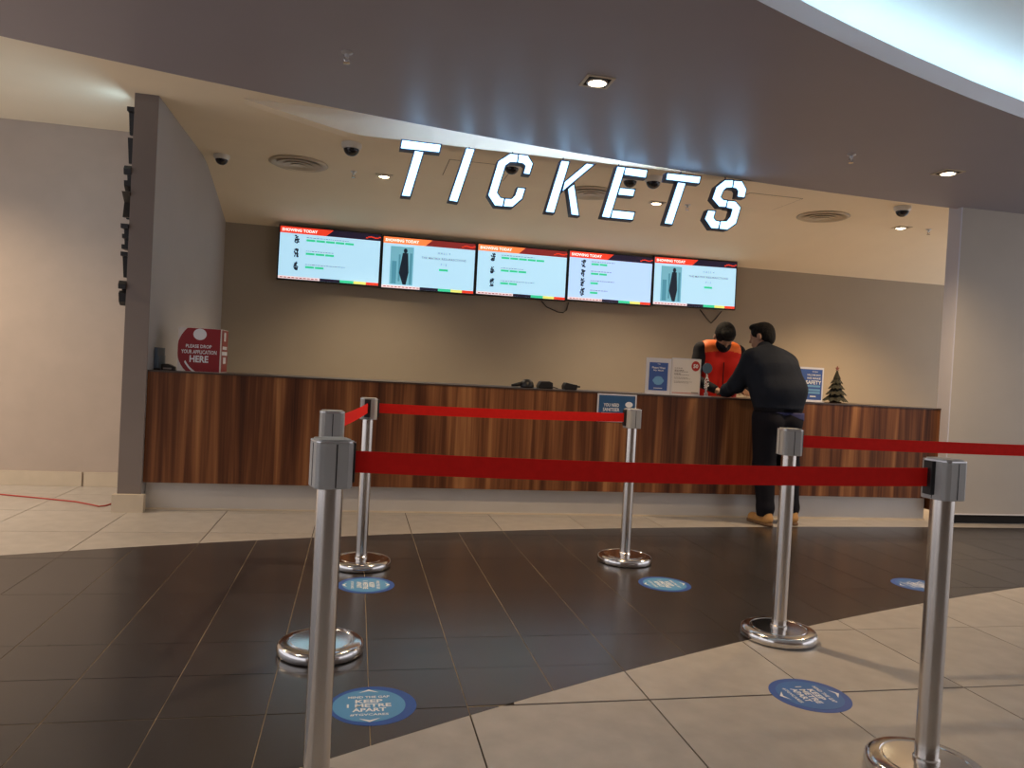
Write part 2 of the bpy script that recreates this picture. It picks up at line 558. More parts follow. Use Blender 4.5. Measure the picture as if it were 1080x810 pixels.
wr = MB().box(5.30, XR, WRY, WRY + 0.15, 0.085, ZS + 0.05).build('wall_right', M_RIGHTWALL)
tag(wr, 'warm grey wall right of the counter', 'wall', kind='structure')
MB().box(5.288, 5.30, WRY + 0.0, WRY + 0.15, 0.085, ZS + 0.05).build('jamb', M_JAMB, wr)
MB().box(5.36, XR, WRY + 0.05, WRY + 0.14, 0, 0.085).build('shadow_gap', M_DARKGAP, wr)
MB().box(5.288, XR, WRY - 0.006, WRY + 0.03, 0.085, 0.097).build('edge_strip', M_PAPER, wr)
wf = MB().box(XL, XR, -4.1, -4.0, 0, ZU).build('wall_lobby', mat('lobby_wall', (0.30, 0.22, 0.16), 0.7))
tag(wf, 'brown lobby wall opposite the counter', 'wall', kind='structure')

# ------------------------------------------------------------------ counter
ct = thing('ticket_counter', 'long ticket counter with walnut front and grey kick plate', 'counter', (1.9, COUNTER_Y, 0))
cx0, cx1 = WX1 + 0.002 - 1.9, 5.285 - 1.9
MB().box(cx0, cx1, 0, 0.022, 0.213, COUNTER_Z - 0.012).build('front_panel', M_WOOD, ct)
MB().box(cx0, cx1, -0.006, 0.62, COUNTER_Z - 0.012, COUNTER_Z).build('counter_top', M_DARKTOP, ct)
MB().box(cx0 + 0.001, cx1 - 0.05, 0.075, 0.09, 0.012, 0.214).build('kick_plate', M_KICK, ct)
MB().box(cx0 + 0.001, cx1 - 0.05, 0.06, 0.09, 0.0, 0.012).build('kick_strip', M_SKIRT, ct)
MB().box(cx0, cx0 + 0.02, 0.022, 0.60, 0.215, COUNTER_Z - 0.012).build('end_panel', M_WOOD, ct)
MB().box(cx1 - 0.02, cx1, 0.022, 0.60, 0.1, COUNTER_Z - 0.012).build('end_panel', M_WOOD, ct)
MB().box(cx0 + 0.02, cx1 - 0.02, 0.55, 0.57, 0.0, COUNTER_Z - 0.012).build('rear_panel', M_DARKTOP, ct)

# ------------------------------------------------------------------ TICKETS letters (front faces at y = 5.70)
LET = {
    'T': [
        [(0.249, 2.86), (0.536, 2.857), (0.527, 2.804), (0.242, 2.802)],
        [(0.348, 2.791), (0.408, 2.788), (0.326, 2.451), (0.267, 2.451)],
    ],
    'I': [
        [(0.736, 2.853), (0.793, 2.851), (0.684, 2.446), (0.624, 2.45)],
    ],
    'C': [
        [(1.077, 2.849), (1.134, 2.85), (1.13, 2.794), (1.077, 2.79), (1.04, 2.759), (0.985, 2.543), (1.016, 2.505), (1.044, 2.503), (1.035, 2.446), (0.978, 2.446), (0.923, 2.519), (0.987, 2.782)],
        [(1.146, 2.85), (1.212, 2.85), (1.254, 2.794), (1.234, 2.713), (1.191, 2.714), (1.204, 2.773), (1.181, 2.792), (1.142, 2.793)],
        [(1.056, 2.502), (1.105, 2.504), (1.135, 2.537), (1.15, 2.595), (1.204, 2.595), (1.185, 2.519), (1.113, 2.449), (1.048, 2.446)],
    ],
    'K': [
        [(1.486, 2.839), (1.546, 2.84), (1.445, 2.435), (1.383, 2.437)],
        [(1.69, 2.839), (1.746, 2.839), (1.509, 2.612), (1.523, 2.68)],
        [(1.553, 2.628), (1.595, 2.667), (1.647, 2.433), (1.592, 2.435)],
    ],
    'E': [
        [(1.947, 2.844), (2.008, 2.844), (1.904, 2.439), (1.843, 2.442)],
        [(2.017, 2.844), (2.196, 2.843), (2.187, 2.786), (2.009, 2.79)],
        [(1.979, 2.678), (2.1, 2.679), (2.089, 2.629), (1.967, 2.628)],
        [(1.928, 2.497), (2.108, 2.497), (2.096, 2.441), (1.919, 2.44)],
    ],
    'T2': [
        [(2.372, 2.837), (2.657, 2.839), (2.647, 2.788), (2.365, 2.789)],
        [(2.467, 2.773), (2.529, 2.772), (2.434, 2.436), (2.373, 2.438)],
    ],
    'S': [
        [(2.876, 2.833), (2.946, 2.84), (2.942, 2.786), (2.891, 2.777), (2.865, 2.753), (2.842, 2.693), (2.87, 2.671), (2.903, 2.671), (2.893, 2.62), (2.839, 2.619), (2.777, 2.675), (2.806, 2.772)],
        [(2.96, 2.837), (3.025, 2.839), (3.067, 2.779), (3.055, 2.715), (2.997, 2.716), (3.002, 2.76), (2.981, 2.783), (2.954, 2.784)],
        [(2.914, 2.668), (2.977, 2.669), (3.025, 2.625), (2.992, 2.492), (2.92, 2.437), (2.854, 2.438), (2.86, 2.496), (2.912, 2.501), (2.945, 2.542), (2.961, 2.608), (2.941, 2.613), (2.907, 2.616)],
        [(2.744, 2.573), (2.803, 2.573), (2.79, 2.52), (2.811, 2.497), (2.85, 2.493), (2.837, 2.438), (2.78, 2.437), (2.721, 2.506)],
    ],
}


def offset_poly(poly, d):
    """grow a simple polygon outwards by d"""
    ar = sum(poly[i][0] * poly[(i + 1) % len(poly)][1] - poly[(i + 1) % len(poly)][0] * poly[i][1] for i in range(len(poly)))
    if ar < 0: poly = poly[::-1]
    n = len(poly); out = []
    for i in range(n):
        p0, p1, p2 = Vector(poly[i - 1]), Vector(poly[i]), Vector(poly[(i + 1) % n])
        e1 = (p1 - p0).normalized(); e2 = (p2 - p1).normalized()
        n1 = Vector((e1.y, -e1.x)); n2 = Vector((e2.y, -e2.x))
        bs = (n1 + n2)
        bs = bs.normalized() if bs.length > 1e-6 else n1
        k = d / max(0.35, bs.dot(n1))
        out.append(tuple(p1 + bs * k))
    return out


ordinal = {'T': 'first', 'I': 'second', 'C': 'third', 'K': 'fourth', 'E': 'fifth', 'T2': 'sixth', 'S': 'last'}
LY = 5.70
for k, segs in LET.items():
    allx = [p[0] for s in segs for p in s]; allz = [p[1] for s in segs for p in s]
    cx, cz = (min(allx) + max(allx)) / 2, min(allz)
    t = thing('sign_letter', 'glowing white capital %s with dark edges, %s of the large letters over the counter' % (k[0], ordinal[k]), 'letter', (cx, LY, cz))
    for s in segs:
        q = [(a - cx, b - cz) for a, b in s]
        body = MB().prism(offset_poly(q, 0.010), 0.004, 0.075, 'xz').build('letter_segment', M_NAVY, t)
        MB().prism(q, 0.0, 0.004, 'xz').build('lit_face', M_FACE, body)
    tops = [p for p in segs[0] if p[1] > max(allz) - 0.03]
    hx = sum(p[0] for p in tops) / len(tops) - cx
    MB().lathe([(0.006, 0), (0.006, ZS - max(allz) + 0.02)], (hx, 0.068, max(allz) - cz - 0.015), 8).build('hanger', M_NAVY, t)

# small vertical copy of the word on the outer side of the partition
base_w = {k: (min(p[0] for s in v for p in s), min(p[1] for s in v for p in s)) for k, v in LET.items()}
zs_top = [2.945, 2.735, 2.52, 2.325, 2.095, 1.895, 1.685]
M_FACE2 = mat('lit_small_letter_face', (0.9, 0.95, 1.0), 0.5, emit=16.0, ecol=(0.50, 0.78, 1.0))
for (k, segs), zt in zip(LET.items(), zs_top):
    sc = 0.172 / 0.41
    bx, bz = base_w[k]
    t = thing('side_sign_letter', 'small dark edged capital %s on the partition side, %s from the top' % (k[0], ordinal[k] if k != 'S' else 'lowest'), 'letter', (WX0, 6.0, zt - 0.172))
    for s in segs:
        q = [(0.16 - (a - bx) * sc - 0.10, (b - bz) * sc) for a, b in s]
        body = MB().prism(offset_poly(q, 0.004), -0.050, 0.0, 'yz').build('letter_segment', M_BLACK, t)
        MB().add([(-0.0504, p[0], p[1]) for p in q], [tuple(range(len(q)))]).build('lit_face', M_FACE2, body)

# ------------------------------------------------------------------ ceiling fixtures
def lamp(parent, loc, energy, size=150, blend=0.7, color=WARM, radius=0.05):
    l = bpy.data.lights.new('spot', 'SPOT')
    l.energy = energy; l.spot_size = math.radians(size); l.spot_blend = 1.0; l.color = color; l.shadow_soft_size = radius
    o = bpy.data.objects.new('lamp_light', l); COL.objects.link(o)
    o.parent = parent; o.location = loc
    return o


def downlight(x, y, z, label, energy, size=140, rz=0.0, aim=None, s=0.085, color=WARM):
    t = thing('downlight', label, 'ceiling light', (x, y, z), rz, group='square recessed downlights')
    fr = MB()
    w = 0.016
    fr.box(-s, s, -s, -s + w, -0.006, 0); fr.box(-s, s, s - w, s, -0.006, 0)
    fr.box(-s, -s + w, -s + w, s - w, -0.006, 0); fr.box(s - w, s, -s + w, s - w, -0.006, 0)
    fr.build('frame', M_VENT, t)
    MB().box(-s + w, s - w, -s + w, s - w, -0.002, 0).build('recess', M_DARKGAP, t)
    MB().lathe([(0.06, -0.002), (0.062, -0.010), (0.052, -0.014), (0.050, -0.008)], (0, 0, 0), 24).build('gimbal_ring', M_RIM, t, smooth=True, angle=40)
    MB().lathe([(0.0, -0.017), (0.03, -0.015), (0.049, -0.009), (0.049, -0.003)], (0, 0, 0), 24).build('lamp_lens', M_LAMP, t, smooth=True)
    l = lamp(t, (0, 0, -0.03), energy, size, color=color)
    if aim:
        d = Vector(aim) - Vector((x, y, z - 0.03))
        l.rotation_euler = (d.to_track_quat('-Z', 'Y').to_matrix().to_euler())
    return t


downlight(1.281, 4.196, ZS, 'lit square downlight in the curved soffit, nearer the cove', 135, color=(1.0, 0.70, 0.40))
downlight(4.366, 4.996, ZS, 'lit square downlight in the curved soffit near the right wall', 160, color=(1.0, 0.70, 0.40))
downlight(0.171, 7.60, ZC, 'lit square downlight in the cream ceiling beside the first glowing T', 165, 114)
downlight(3.027, 7.54, ZC, 'lit square downlight in the cream ceiling beside two dome cameras', 165, 114)
downlight(5.977, 7.50, ZC, 'lit square downlight in the cream ceiling near the right wall', 320, 116, color=(1.0, 0.66, 0.34))
downlight(-1.9, 3.1, ZS, 'added square downlight in the soffit, unseen on the left', 90)  # extra lamp added for light, its fitting never in view
downlight(-3.5, 5.7, ZC, 'square downlight in the ceiling outside the view by the left wall', 215)


def vent(x, y, label):
    t = thing('ceiling_vent', label, 'air vent', (x, y, ZC), group='round ceiling diffusers')
    MB().lathe([(0.27, 0.0), (0.275, -0.008), (0.245, -0.022), (0.215, -0.004)], (0, 0, 0), 48).build('outer_ring', M_VENT, t, smooth=True)
    MB().lathe([(0.215, -0.001), (0.0, -0.0012)], (0, 0, 0), 48).build('throat', M_DARKGAP, t)
    for r, d in ((0.195, -0.018), (0.135, -0.024), (0.075, -0.028)):
        MB().lathe([(r, d), (r + 0.004, d - 0.004), (r - 0.030, -0.003), (r - 0.034, -0.002)], (0, 0, 0), 40).build('cone_ring', M_VENT, t, smooth=True, angle=50)


vent(-0.637, 7.448, 'round cream ceiling diffuser on the left, beside a dome camera')
vent(2.253, 7.395, 'round cream ceiling diffuser seen behind the glowing letters K and E')
vent(4.891, 7.361, 'round cream ceiling diffuser right of the glowing letter S')


def dome_camera(x, y, label, s=1.0):
    t = thing('dome_camera', label, 'security camera', (x, y, ZC), group='dome cameras on the cream ceiling')
    MB().lathe([(0.085 * s, 0), (0.086 * s, -0.025 * s), (0.078 * s, -0.040 * s), (0.066 * s, -0.046 * s)], (0, 0, 0), 32).build('housing', M_WHITEPL, t, smooth=True, angle=50)
    pr = [(0.066 * s * math.cos(a), -0.046 * s - 0.062 * s * math.sin(a)) for a in np.linspace(0, math.pi / 2 - 0.01, 9)]
    MB().lathe(pr + [(0.0, -0.108 * s)], (0, 0, 0), 32).build('dome', mat('smoked_dome', (0.012, 0.012, 0.018), 0.12), t, smooth=True)
    MB().lathe([(0.068 * s, -0.044 * s), (0.070 * s, -0.049 * s), (0.065 * s, -0.051 * s)], (0, 0, 0), 32).build('trim_ring', M_RIM, t, smooth=True)


dome_camera(-1.33, 7.45, 'small dome camera next to the partition wall', 0.85)
dome_camera(-0.137, 6.60, 'white dome camera with smoked bubble, left of the first glowing T')
dome_camera(1.275, 6.65, 'dome camera seen inside the glowing letter C', 0.95)
dome_camera(2.404, 6.66, 'left dome camera of the pair behind the glowing letter E', 0.95)
dome_camera(2.61, 6.60, 'right dome camera of the pair behind the glowing letter E')
dome_camera(5.312, 6.657, 'dome camera by the right wall, above a lit downlight', 0.95)


def sprinkler(x, y, z, label):
    t = thing('sprinkler', label, 'sprinkler', (x, y, z), group='fire sprinklers')
    MB().lathe([(0.032, 0), (0.032, -0.004), (0.013, -0.012), (0.011, -0.03)], (0, 0, 0), 16).build('escutcheon', M_RIM, t, smooth=True, angle=40)
    b = MB(); b.tube([(-0.011, 0, -0.028), (-0.014, 0, -0.042), (-0.003, 0, -0.056)], 0.0035, 6); b.tube([(0.011, 0, -0.028), (0.014, 0, -0.042), (0.003, 0, -0.056)], 0.0035, 6)
    b.build('frame_arms', M_CHROME, t)
    MB().lathe([(0.006, -0.056), (0.02, -0.058), (0.02, -0.061), (0.004, -0.062)], (0, 0, 0), 14).build('deflector', M_CHROME, t)


sprinkler(-0.138, 4.263, ZS, 'small sprinkler on the curved soffit, far left of the downlight')
sprinkler(3.435, 4.869, ZS, 'small sprinkler on the curved soffit left of the right hand downlight')
sprinkler(-0.125, 7.55, ZC, 'small sprinkler on the cream ceiling below a dome camera, left of the sign')
sprinkler(3.358, 7.48, ZC, 'small sprinkler on the cream ceiling left of the glowing S')
sprinkler(6.301, 7.45, ZC, 'small sprinkler on the cream ceiling beside the right wall')


def access_panel(x0, x1, y0, y1, label):
    t = thing('access_panel', label, 'ceiling panel', ((x0 + x1) / 2, (y0 + y1) / 2, ZC))
    a, b = (x1 - x0) / 2, (y1 - y0) / 2
    MB().box(-a, a, -b, b, -0.0015, 0).build('shadow_joint', mat('panel_joint', (0.22, 0.17, 0.11), 0.9), t)
    MB().box(-a + 0.007, a - 0.007, -b + 0.007, b - 0.007, -0.003, 0).build('panel', M_CREAM, t)


access_panel(0.72, 1.32, 6.75, 7.32, 'flush access panel in the cream ceiling behind the glowing I')
access_panel(3.68, 4.26, 6.76, 7.33, 'flush access panel in the cream ceiling right of the glowing S')

# ------------------------------------------------------------------ televisions
def emat(name, col, s=1.0):
    return mat(name, col, 0.4, emit=s, ecol=col)


E_SCREEN = emat('screen_white', (0.44, 0.73, 0.92), 0.56)
E_SCREEN2 = emat('screen_pale', (0.42, 0.62, 0.88), 0.62)
E_RED = emat('screen_red', (0.86, 0.05, 0.02), 0.51)
E_ORANGE = emat('screen_orange', (0.95, 0.22, 0.06), 0.61)
E_DARK = emat('screen_dark', (0.020, 0.015, 0.045), 0.27)
E_MAROON = emat('screen_maroon', (0.30, 0.03, 0.03), 0.34)
E_GREEN = emat('screen_green', (0.04, 0.60, 0.30), 0.54)
E_YELL = emat('screen_yellow', (0.80, 0.80, 0.18), 0.58)
E_TXT = emat('screen_grey_text', (0.22, 0.27, 0.33), 0.34)
E_WT = emat('screen_white_text', (1, 0.92, 0.88), 0.68)
E_TEAL = emat('screen_teal', (0.16, 0.42, 0.52), 0.54)
E_INKD = emat('screen_ink', (0.012, 0.022, 0.040), 0.34)
E_PINK = emat('screen_pink', (0.80, 0.62, 0.62), 0.61)


def pq(mb, x0, x1, z0, z1, y):
    mb.quad((x0, y, z0), (x1, y, z0), (x1, y, z1), (x0, y, z1))


def television(x0, x1, zc, kind, label, rows=(), hall='', tilt=0.0, orange=False, green=5):
    W = x1 - x0
    H = 0.612
    t = thing('television', label, 'television', ((x0 + x1) / 2, 8.725, zc))
    t.rotation_euler = (0, tilt, 0)
    MB().box(-W / 2, W / 2, 0.0, 0.055, -H / 2, H / 2).build('casing', M_BLACK, t, bevel=0.004)
    MB().box(-0.2, 0.2, 0.055, BACK_Y - 8.725, -0.15, 0.15).build('wall_mount', M_BLACK, t)
    sw, sh = W / 2 - 0.016, H / 2 - 0.016
    sc = MB().box(-sw, sw, -0.002, 0.0, -sh, sh).build('screen', E_SCREEN2 if kind == 'list4' else E_SCREEN, t)
    y1, y2, y3 = -0.003, -0.004, -0.005
    hb = sh - 0.072
    b = MB(); pq(b, -sw, sw, hb, sh, y1); b.build('header_bar', E_ORANGE if orange else E_RED, sc, fix=False)
    b = MB(); pq(b, sw * 0.28, sw, hb, sh, y2)
    b.add([(-sw * 0.1, y2, hb), (sw * 0.28, y2, hb), (sw * 0.28, y2, sh), (sw * 0.05, y2, sh)], [(0, 1, 2, 3)])
    b.build('header_shade', E_MAROON if orange else E_DARK, sc, fix=False)
    b = MB(); put_text(b, 'SHOWING TODAY', -sw + 0.02, (hb + sh) / 2, height=0.034, y=y3, bold=0.03, align='l'); b.build('header_text', E_WT, sc, fix=False)
    b = MB()
    for q in range(7):
        a = q / 6
        pq(b, sw * (0.70 + 0.26 * a), sw * (0.745 + 0.26 * a), hb + 0.018 + 0.02 * a + 0.01 * math.sin(6 * a), hb + 0.03 + 0.02 * a + 0.01 * math.sin(6 * a), y3)
    b.build('cinema_logo', E_RED, sc, fix=False)
    # bottom ticker
    ft = -sh + 0.03
    b = MB(); pq(b, -sw, -sw * 0.18, -sh, ft, y1); b.build('ticker_caption', E_PINK, sc, fix=False)
    b = MB(); pq(b, -sw * 0.18, sw * 0.22, -sh, ft, y1); b.build('ticker_dark', E_DARK, sc, fix=False)
    b = MB(); pq(b, sw * 0.22, sw * 0.50, -sh, ft, y1); b.build('ticker_green', E_GREEN, sc, fix=False)
    b = MB(); pq(b, sw * 0.50, sw * 0.75, -sh, ft, y1); b.build('ticker_yellow', E_YELL, sc, fix=False)
    b = MB(); pq(b, sw * 0.75, sw, -sh, ft, y1); b.build('ticker_red', E_RED, sc, fix=False)
    b = MB()
    for q in range(10): pq(b, -sw + 0.02 + q * 0.042, -sw + 0.02 + q * 0.042 + 0.03, -sh + 0.01, -sh + 0.018, y2)
    b.build('ticker_text', E_MAROON, sc, fix=False)
    if kind.startswith('list'):
        n = len(rows)
        gap = 0.15 if n == 3 else 0.115
        x = MB(); p = MB()
        rr = random.Random(int(abs(x0) * 100) + n)
        for i, (w1, bars) in enumerate(rows):
            z = hb - 0.035 - i * gap
            xl = -sw * 0.48
            q = xl
            while q < xl + w1:
                l = rr.uniform(0.012, 0.035); pq(x, q, min(q + l, xl + w1), z - 0.004, z + 0.004, y1); q += l + 0.008
            for k in range(bars):
                g = MB(); pq(g, xl + k * 0.106, xl + k * 0.106 + 0.096, z - 0.042, z - 0.018, y1); g.build('showtime_button', E_GREEN, sc, fix=False)
            pz = z - 0.03
            pl, pw = (-sw * 0.72, 0.062)
            p = MB()
            for _ in range(30):
                a, c = rr.uniform(0, pw - 0.02), rr.uniform(-0.05, 0.04)
                pq(p, pl + a, pl + a + rr.uniform(0.008, 0.022), pz + c, pz + c + rr.uniform(0.006, 0.02), y1 - 0.0001 * _)
            p.build('poster_thumbnail', E_INKD, sc, fix=False)
        x.build('film_titles', E_TXT, sc, fix=False)
    else:
        b = MB(); pq(b, -sw * 0.84, -sw * 0.34, ft + 0.012, hb - 0.03, y1); b.build('poster_field', E_TEAL, sc, fix=False)
        b = MB(); pq(b, -sw * 0.80, -sw * 0.70, ft + 0.02, hb - 0.20, y2); pq(b, -sw * 0.66, -sw * 0.62, ft + 0.05, hb - 0.12, y2); pq(b, -sw * 0.42, -sw * 0.37, ft + 0.02, hb - 0.1, y2)
        b.build('poster_streaks', emat('screen_teal_dark', (0.06, 0.22, 0.30), 0.7), sc, fix=False)
        b = MB(); cxp = -sw * 0.52
        b.add([(cxp - 0.030, y3, hb - 0.10), (cxp + 0.030, y3, hb - 0.10), (cxp + 0.045, y3, hb - 0.32), (cxp + 0.018, y3, ft + 0.015), (cxp - 0.018, y3, ft + 0.015), (cxp - 0.065, y3, hb - 0.33)], [(0, 1, 2, 3, 4, 5)])
        b.add([(cxp + 0.022 * math.cos(a), y3, hb - 0.075 + 0.028 * math.sin(a)) for a in np.linspace(0, 6.0, 10)], [tuple(range(10))])
        b.build('poster_silhouette', E_INKD, sc, fix=False)
        b = MB()
        put_text(b, hall, sw * 0.32, hb - 0.07, height=0.026, y=y1, bold=0.015)
        put_text(b, 'THE MATRIX RESURRECTIONS', sw * 0.32, hb - 0.135, width=sw * 0.98, height=0.026, y=y1, bold=0.015)
        put_text(b, 'P 1 3', sw * 0.32, hb - 0.20, height=0.026, y=y1, bold=0.015)
        b.build('film_text', E_TXT, sc, fix=False)
        b = MB(); pq(b, sw * 0.22, sw * 0.42, hb - 0.275, hb - 0.25, y1); b.build('showtime_button', E_GREEN, sc, fix=False)
    return t


television(-0.925, 0.208, 2.368, 'list', 'leftmost wall screen listing three films under a red header', rows=[(0.46, 5), (0.30, 3), (0.44, 2)], tilt=0.006)
television(0.212, 1.305, 2.354, 'film', 'second wall screen from the left, single teal film poster', hall='H A L L  9', orange=True)
television(1.309, 2.420, 2.360, 'list', 'middle wall screen listing three films under an orange header', rows=[(0.40, 5), (0.28, 3), (0.42, 2)], orange=True)
television(2.424, 3.512, 2.375, 'list4', 'fourth wall screen from the left listing four films', rows=[(0.30, 2), (0.26, 2), (0.30, 1), (0.22, 1)])
television(3.516, 4.640, 2.400, 'film', 'rightmost wall screen with a teal film poster above the staff member', hall='H A L L  4', tilt=-0.012)
for i, (pts, lb) in enumerate([
    ([(2.15, 8.845, 2.05), (2.22, 8.86, 1.985), (2.36, 8.862, 1.935), (2.43, 8.862, 1.93), (2.47, 8.86, 1.96), (2.49, 8.85, 2.06)], 'dark cable sagging below the middle wall screen'),
    ([(4.22, 8.845, 2.09), (4.32, 8.86, 1.99), (4.39, 8.862, 1.93), (4.45, 8.862, 1.99), (4.52, 8.85, 2.09)], 'dark cable hanging below the rightmost wall screen')]):
    tag(MB().tube(pts, 0.006, 6).build('television_cable', M_BLACK, smooth=True), lb, 'cable', 'cables under the wall screens')

# ------------------------------------------------------------------ stanchions and belts
def make_stanchion():
    t = thing('stanchion', 'x', 'stanchion', group='belt barrier posts')
    MB().lathe([(0.160, 0.0), (0.171, 0.006), (0.174, 0.020), (0.172, 0.034), (0.166, 0.042), (0.156, 0.0465), (0.130, 0.048), (0.1275, 0.0458), (0.1225, 0.0458), (0.120, 0.0485), (0.060, 0.0500), (0.034, 0.0505), (0.0, 0.0505)], (0, 0, 0), 56).build('base', M_BASEST, t, smooth=True, angle=35)
    MB().lathe([(0.038, 0.046), (0.038, 0.058), (0.0335, 0.062), (0.0335, 0.862), (0.0, 0.862)], (0, 0, 0), 32).build('pole', M_CHROME, t, smooth=True, angle=40)
    hd = MB()
    oc = []
    for k in range(4):
        a = math.pi / 2 * k
        for (p, q) in ((0.048, -0.030), (0.048, 0.030), (0.043, 0.040), (0.040, 0.043)):
            oc.append((p * math.cos(a) - q * math.sin(a), p * math.sin(a) + q * math.cos(a)))
    hd.prism(oc, 0.856, 0.972, 'xy')
    h = hd.build('belt_head', M_HEADG, t, bevel=0.003)
    MB().prism([(a * 1.0, b * 1.0) for a, b in oc], 0.972, 0.976, 'xy').build('rim', M_RIM, h)
    MB().prism([(a * 0.86, b * 0.86) for a, b in oc], 0.976, 0.980, 'xy').build('cap', M_HEADG, h)
    for k in range(4):
        a = math.pi / 2 * k
        s = MB().box(0.0465, 0.0490, -0.0014, 0.0014, 0.860, 0.969).build('slot', M_BLACK, h)
        s.rotation_euler = (0, 0, a)
    return t


proto = make_stanchion()
STN = [(-0.052, 1.962, 'nearest belt post, steel, on the left with its base out of view', 0.30),
       (-0.088, 3.105, 'steel belt post just behind the nearest left post', 0.10),
       (0.078, 4.415, 'far left steel belt post on the dark tiles near the counter', 0.05),
       (1.735, 4.52, 'far steel belt post in the middle, before the blue counter sign', 0.12),
       (1.990, 3.150, 'steel belt post standing before the customer in dark jacket', -0.1),
       (1.772, 1.968, 'nearest belt post, steel, on the right on pale tiles', 0.18)]
for i, (x, y, lb, rz) in enumerate(STN):
    o = proto if i == 0 else copy_tree(proto)
    o.location = (x, y, 0); o.rotation_euler = (0, 0, rz); o['label'] = lb


def belt(a, b, z0, label, sag=0.012, w=0.056, trim=0.052, trim_b=None):
    a, b = Vector((*a, 0)), Vector((*b, 0))
    d = (b - a).normalized(); n = Vector((-d.y, d.x, 0))
    p, q = a + d * trim, b - d * (trim if trim_b is None else trim_b)
    m = MB(); N = 14; v = []; f = []
    for i in range(N + 1):
        t_ = i / N
        c = p.lerp(q, t_); zc = z0 - sag * 4 * t_ * (1 - t_)
        for s in (-1, 1):
            v.append(c + n * 0.0012 * s + Vector((0, 0, zc - w / 2))); v.append(c + n * 0.0012 * s + Vector((0, 0, zc + w / 2)))
    for i in range(N):
        k = 4 * i
        f += [(k, k + 4, k + 5, k + 1), (k + 2, k + 3, k + 7, k + 6), (k + 1, k + 5, k + 7, k + 3), (k, k + 2, k + 6, k + 4)]
    f += [(0, 1, 3, 2), (4 * N, 4 * N + 2, 4 * N + 3, 4 * N + 1)]
    c0 = (p + q) / 2 + Vector((0, 0, z0))
    m.add([x - c0 for x in v], f)
    t = thing('barrier_belt', label, 'belt', c0, group='red barrier belts')
    m.build('webbing', M_BELT, t)
    for e, dd in ((p, d), (q, -d)):
        bx = MB()
        e_ = e - c0 + Vector((0, 0, z0))
        vv = []
        for l in (-0.004, 0.012):
            for s in (-0.017, 0.017):
                for zz in (-0.052, 0.050): vv.append(e_ - dd * 0.004 + dd * l + n * s + Vector((0, 0, zz - 0.0)))
        bx.add(vv, [(0, 1, 3, 2), (4, 6, 7, 5), (0, 4, 5, 1), (2, 3, 7, 6), (1, 5, 7, 3), (0, 2, 6, 4)])
        bx.build('belt_clip', M_BLACK, t, bevel=0.002)
    return t


P_ = [(s[0], s[1]) for s in STN]
belt(P_[0], P_[5], 0.922, 'long red belt across the front between the two nearest posts', 0.010)
belt(P_[1], P_[2], 0.922, 'short receding red belt between the two rear left posts', 0.006)
belt(P_[2], P_[3], 0.922, 'red belt close to the counter between the two far posts', 0.006)
belt(P_[4], (3.72, 3.11), 0.922, 'red belt running off to the right from behind the nearest right post', 0.004)
o = copy_tree(proto); o.location = (3.72, 3.11, 0); o.rotation_euler = (0, 0, 0); o['label'] = 'steel belt post outside the view on the right'

# ------------------------------------------------------------------ floor stickers
M_STK_A = mat('sticker_outer_blue', (0.020, 0.085, 0.36), 0.45)
M_STK_B = mat('sticker_inner_blue', (0.085, 0.29, 0.56), 0.45)
M_STK_C = mat('sticker_mid_blue', (0.030, 0.14, 0.42), 0.45)


def sticker(x, y, rz, label, inner, off=(0, 0)):
    t = thing('floor_sticker', label, 'floor sticker', (x, y, 0.0), rz, group='round distancing stickers')
    d = MB().lathe([(0.150, 0.0), (0.150, 0.0007), (0.0, 0.0007)], (0, 0, 0), 56).build('outer_disc', M_STK_A, t)
    MB().lathe([(0.124, 0.0007), (0.124, 0.0011), (0.0, 0.0011)], (off[0], off[1], 0), 56).build('inner_disc', inner, t)
    b = MB()
    z = 0.0014
    put_text(b, 'MIND THE GAP', off[0], off[1] + 0.063, width=0.144, height=0.017, y=z, bold=0.02, plane='xy')
    put_text(b, 'KEEP', off[0], off[1] + 0.030, width=0.094, height=0.026, y=z, bold=0.03, plane='xy')
    put_text(b, '1 METRE', off[0], off[1] - 0.003, width=0.150, height=0.026, y=z, bold=0.03, plane='xy')
    put_text(b, 'APART', off[0], off[1] - 0.036, width=0.114, height=0.026, y=z, bold=0.03, plane='xy')
    put_text(b, '#TGVCARES', off[0], off[1] - 0.072, width=0.128, height=0.016, y=z, bold=0.02, plane='xy')
    for s in (1, -1):
        b.add([(off[0] - 0.036, off[1] + s * 0.098, z), (off[0], off[1] + s * 0.126, z), (off[0] + 0.036, off[1] + s * 0.098, z), (off[0], off[1] + s * 0.112, z)], [(0, 1, 3), (1, 2, 3)])
    b.build('lettering', M_INK, t, fix=False)


sticker(0.110, 2.597, 0.0, 'round blue keep apart sticker on dark tiles beside the nearest left post', M_STK_B, (-0.012, 0.0))
sticker(1.755, 2.543, -math.pi / 2, 'round blue sticker on the pale tiles before the customer', M_STK_C)
sticker(0.104, 4.03, -math.pi / 2, 'round blue sticker in front of the far left post base', M_STK_B)
sticker(1.794, 4.015, -math.pi / 2, 'round blue sticker in front of the far middle post base', M_STK_B)
sticker(3.432, 3.964, -math.pi / 2, 'round blue sticker on dark tiles at the right, partly behind a post', M_STK_C)

# red cable on the floor at the left
pts = [(-4.2, 6.95), (-3.4, 6.72), (-2.679, 6.518), (-2.36, 6.39), (-2.048, 6.255), (-1.90, 6.14), (-1.835, 6.085), (-1.80, 6.12), (-1.77, 6.25), (-1.70, 6.45)]
tag(MB().tube([(a, b, 0.005) for a, b in pts], 0.0055, 6).build('red_cable', mat('red_cable_sheath', (0.40, 0.03, 0.015), 0.5), smooth=True), 'thin red cable lying on the pale tiles by the left wall', 'cable')

# ------------------------------------------------------------------ things on the counter
CZ = COUNTER_Z
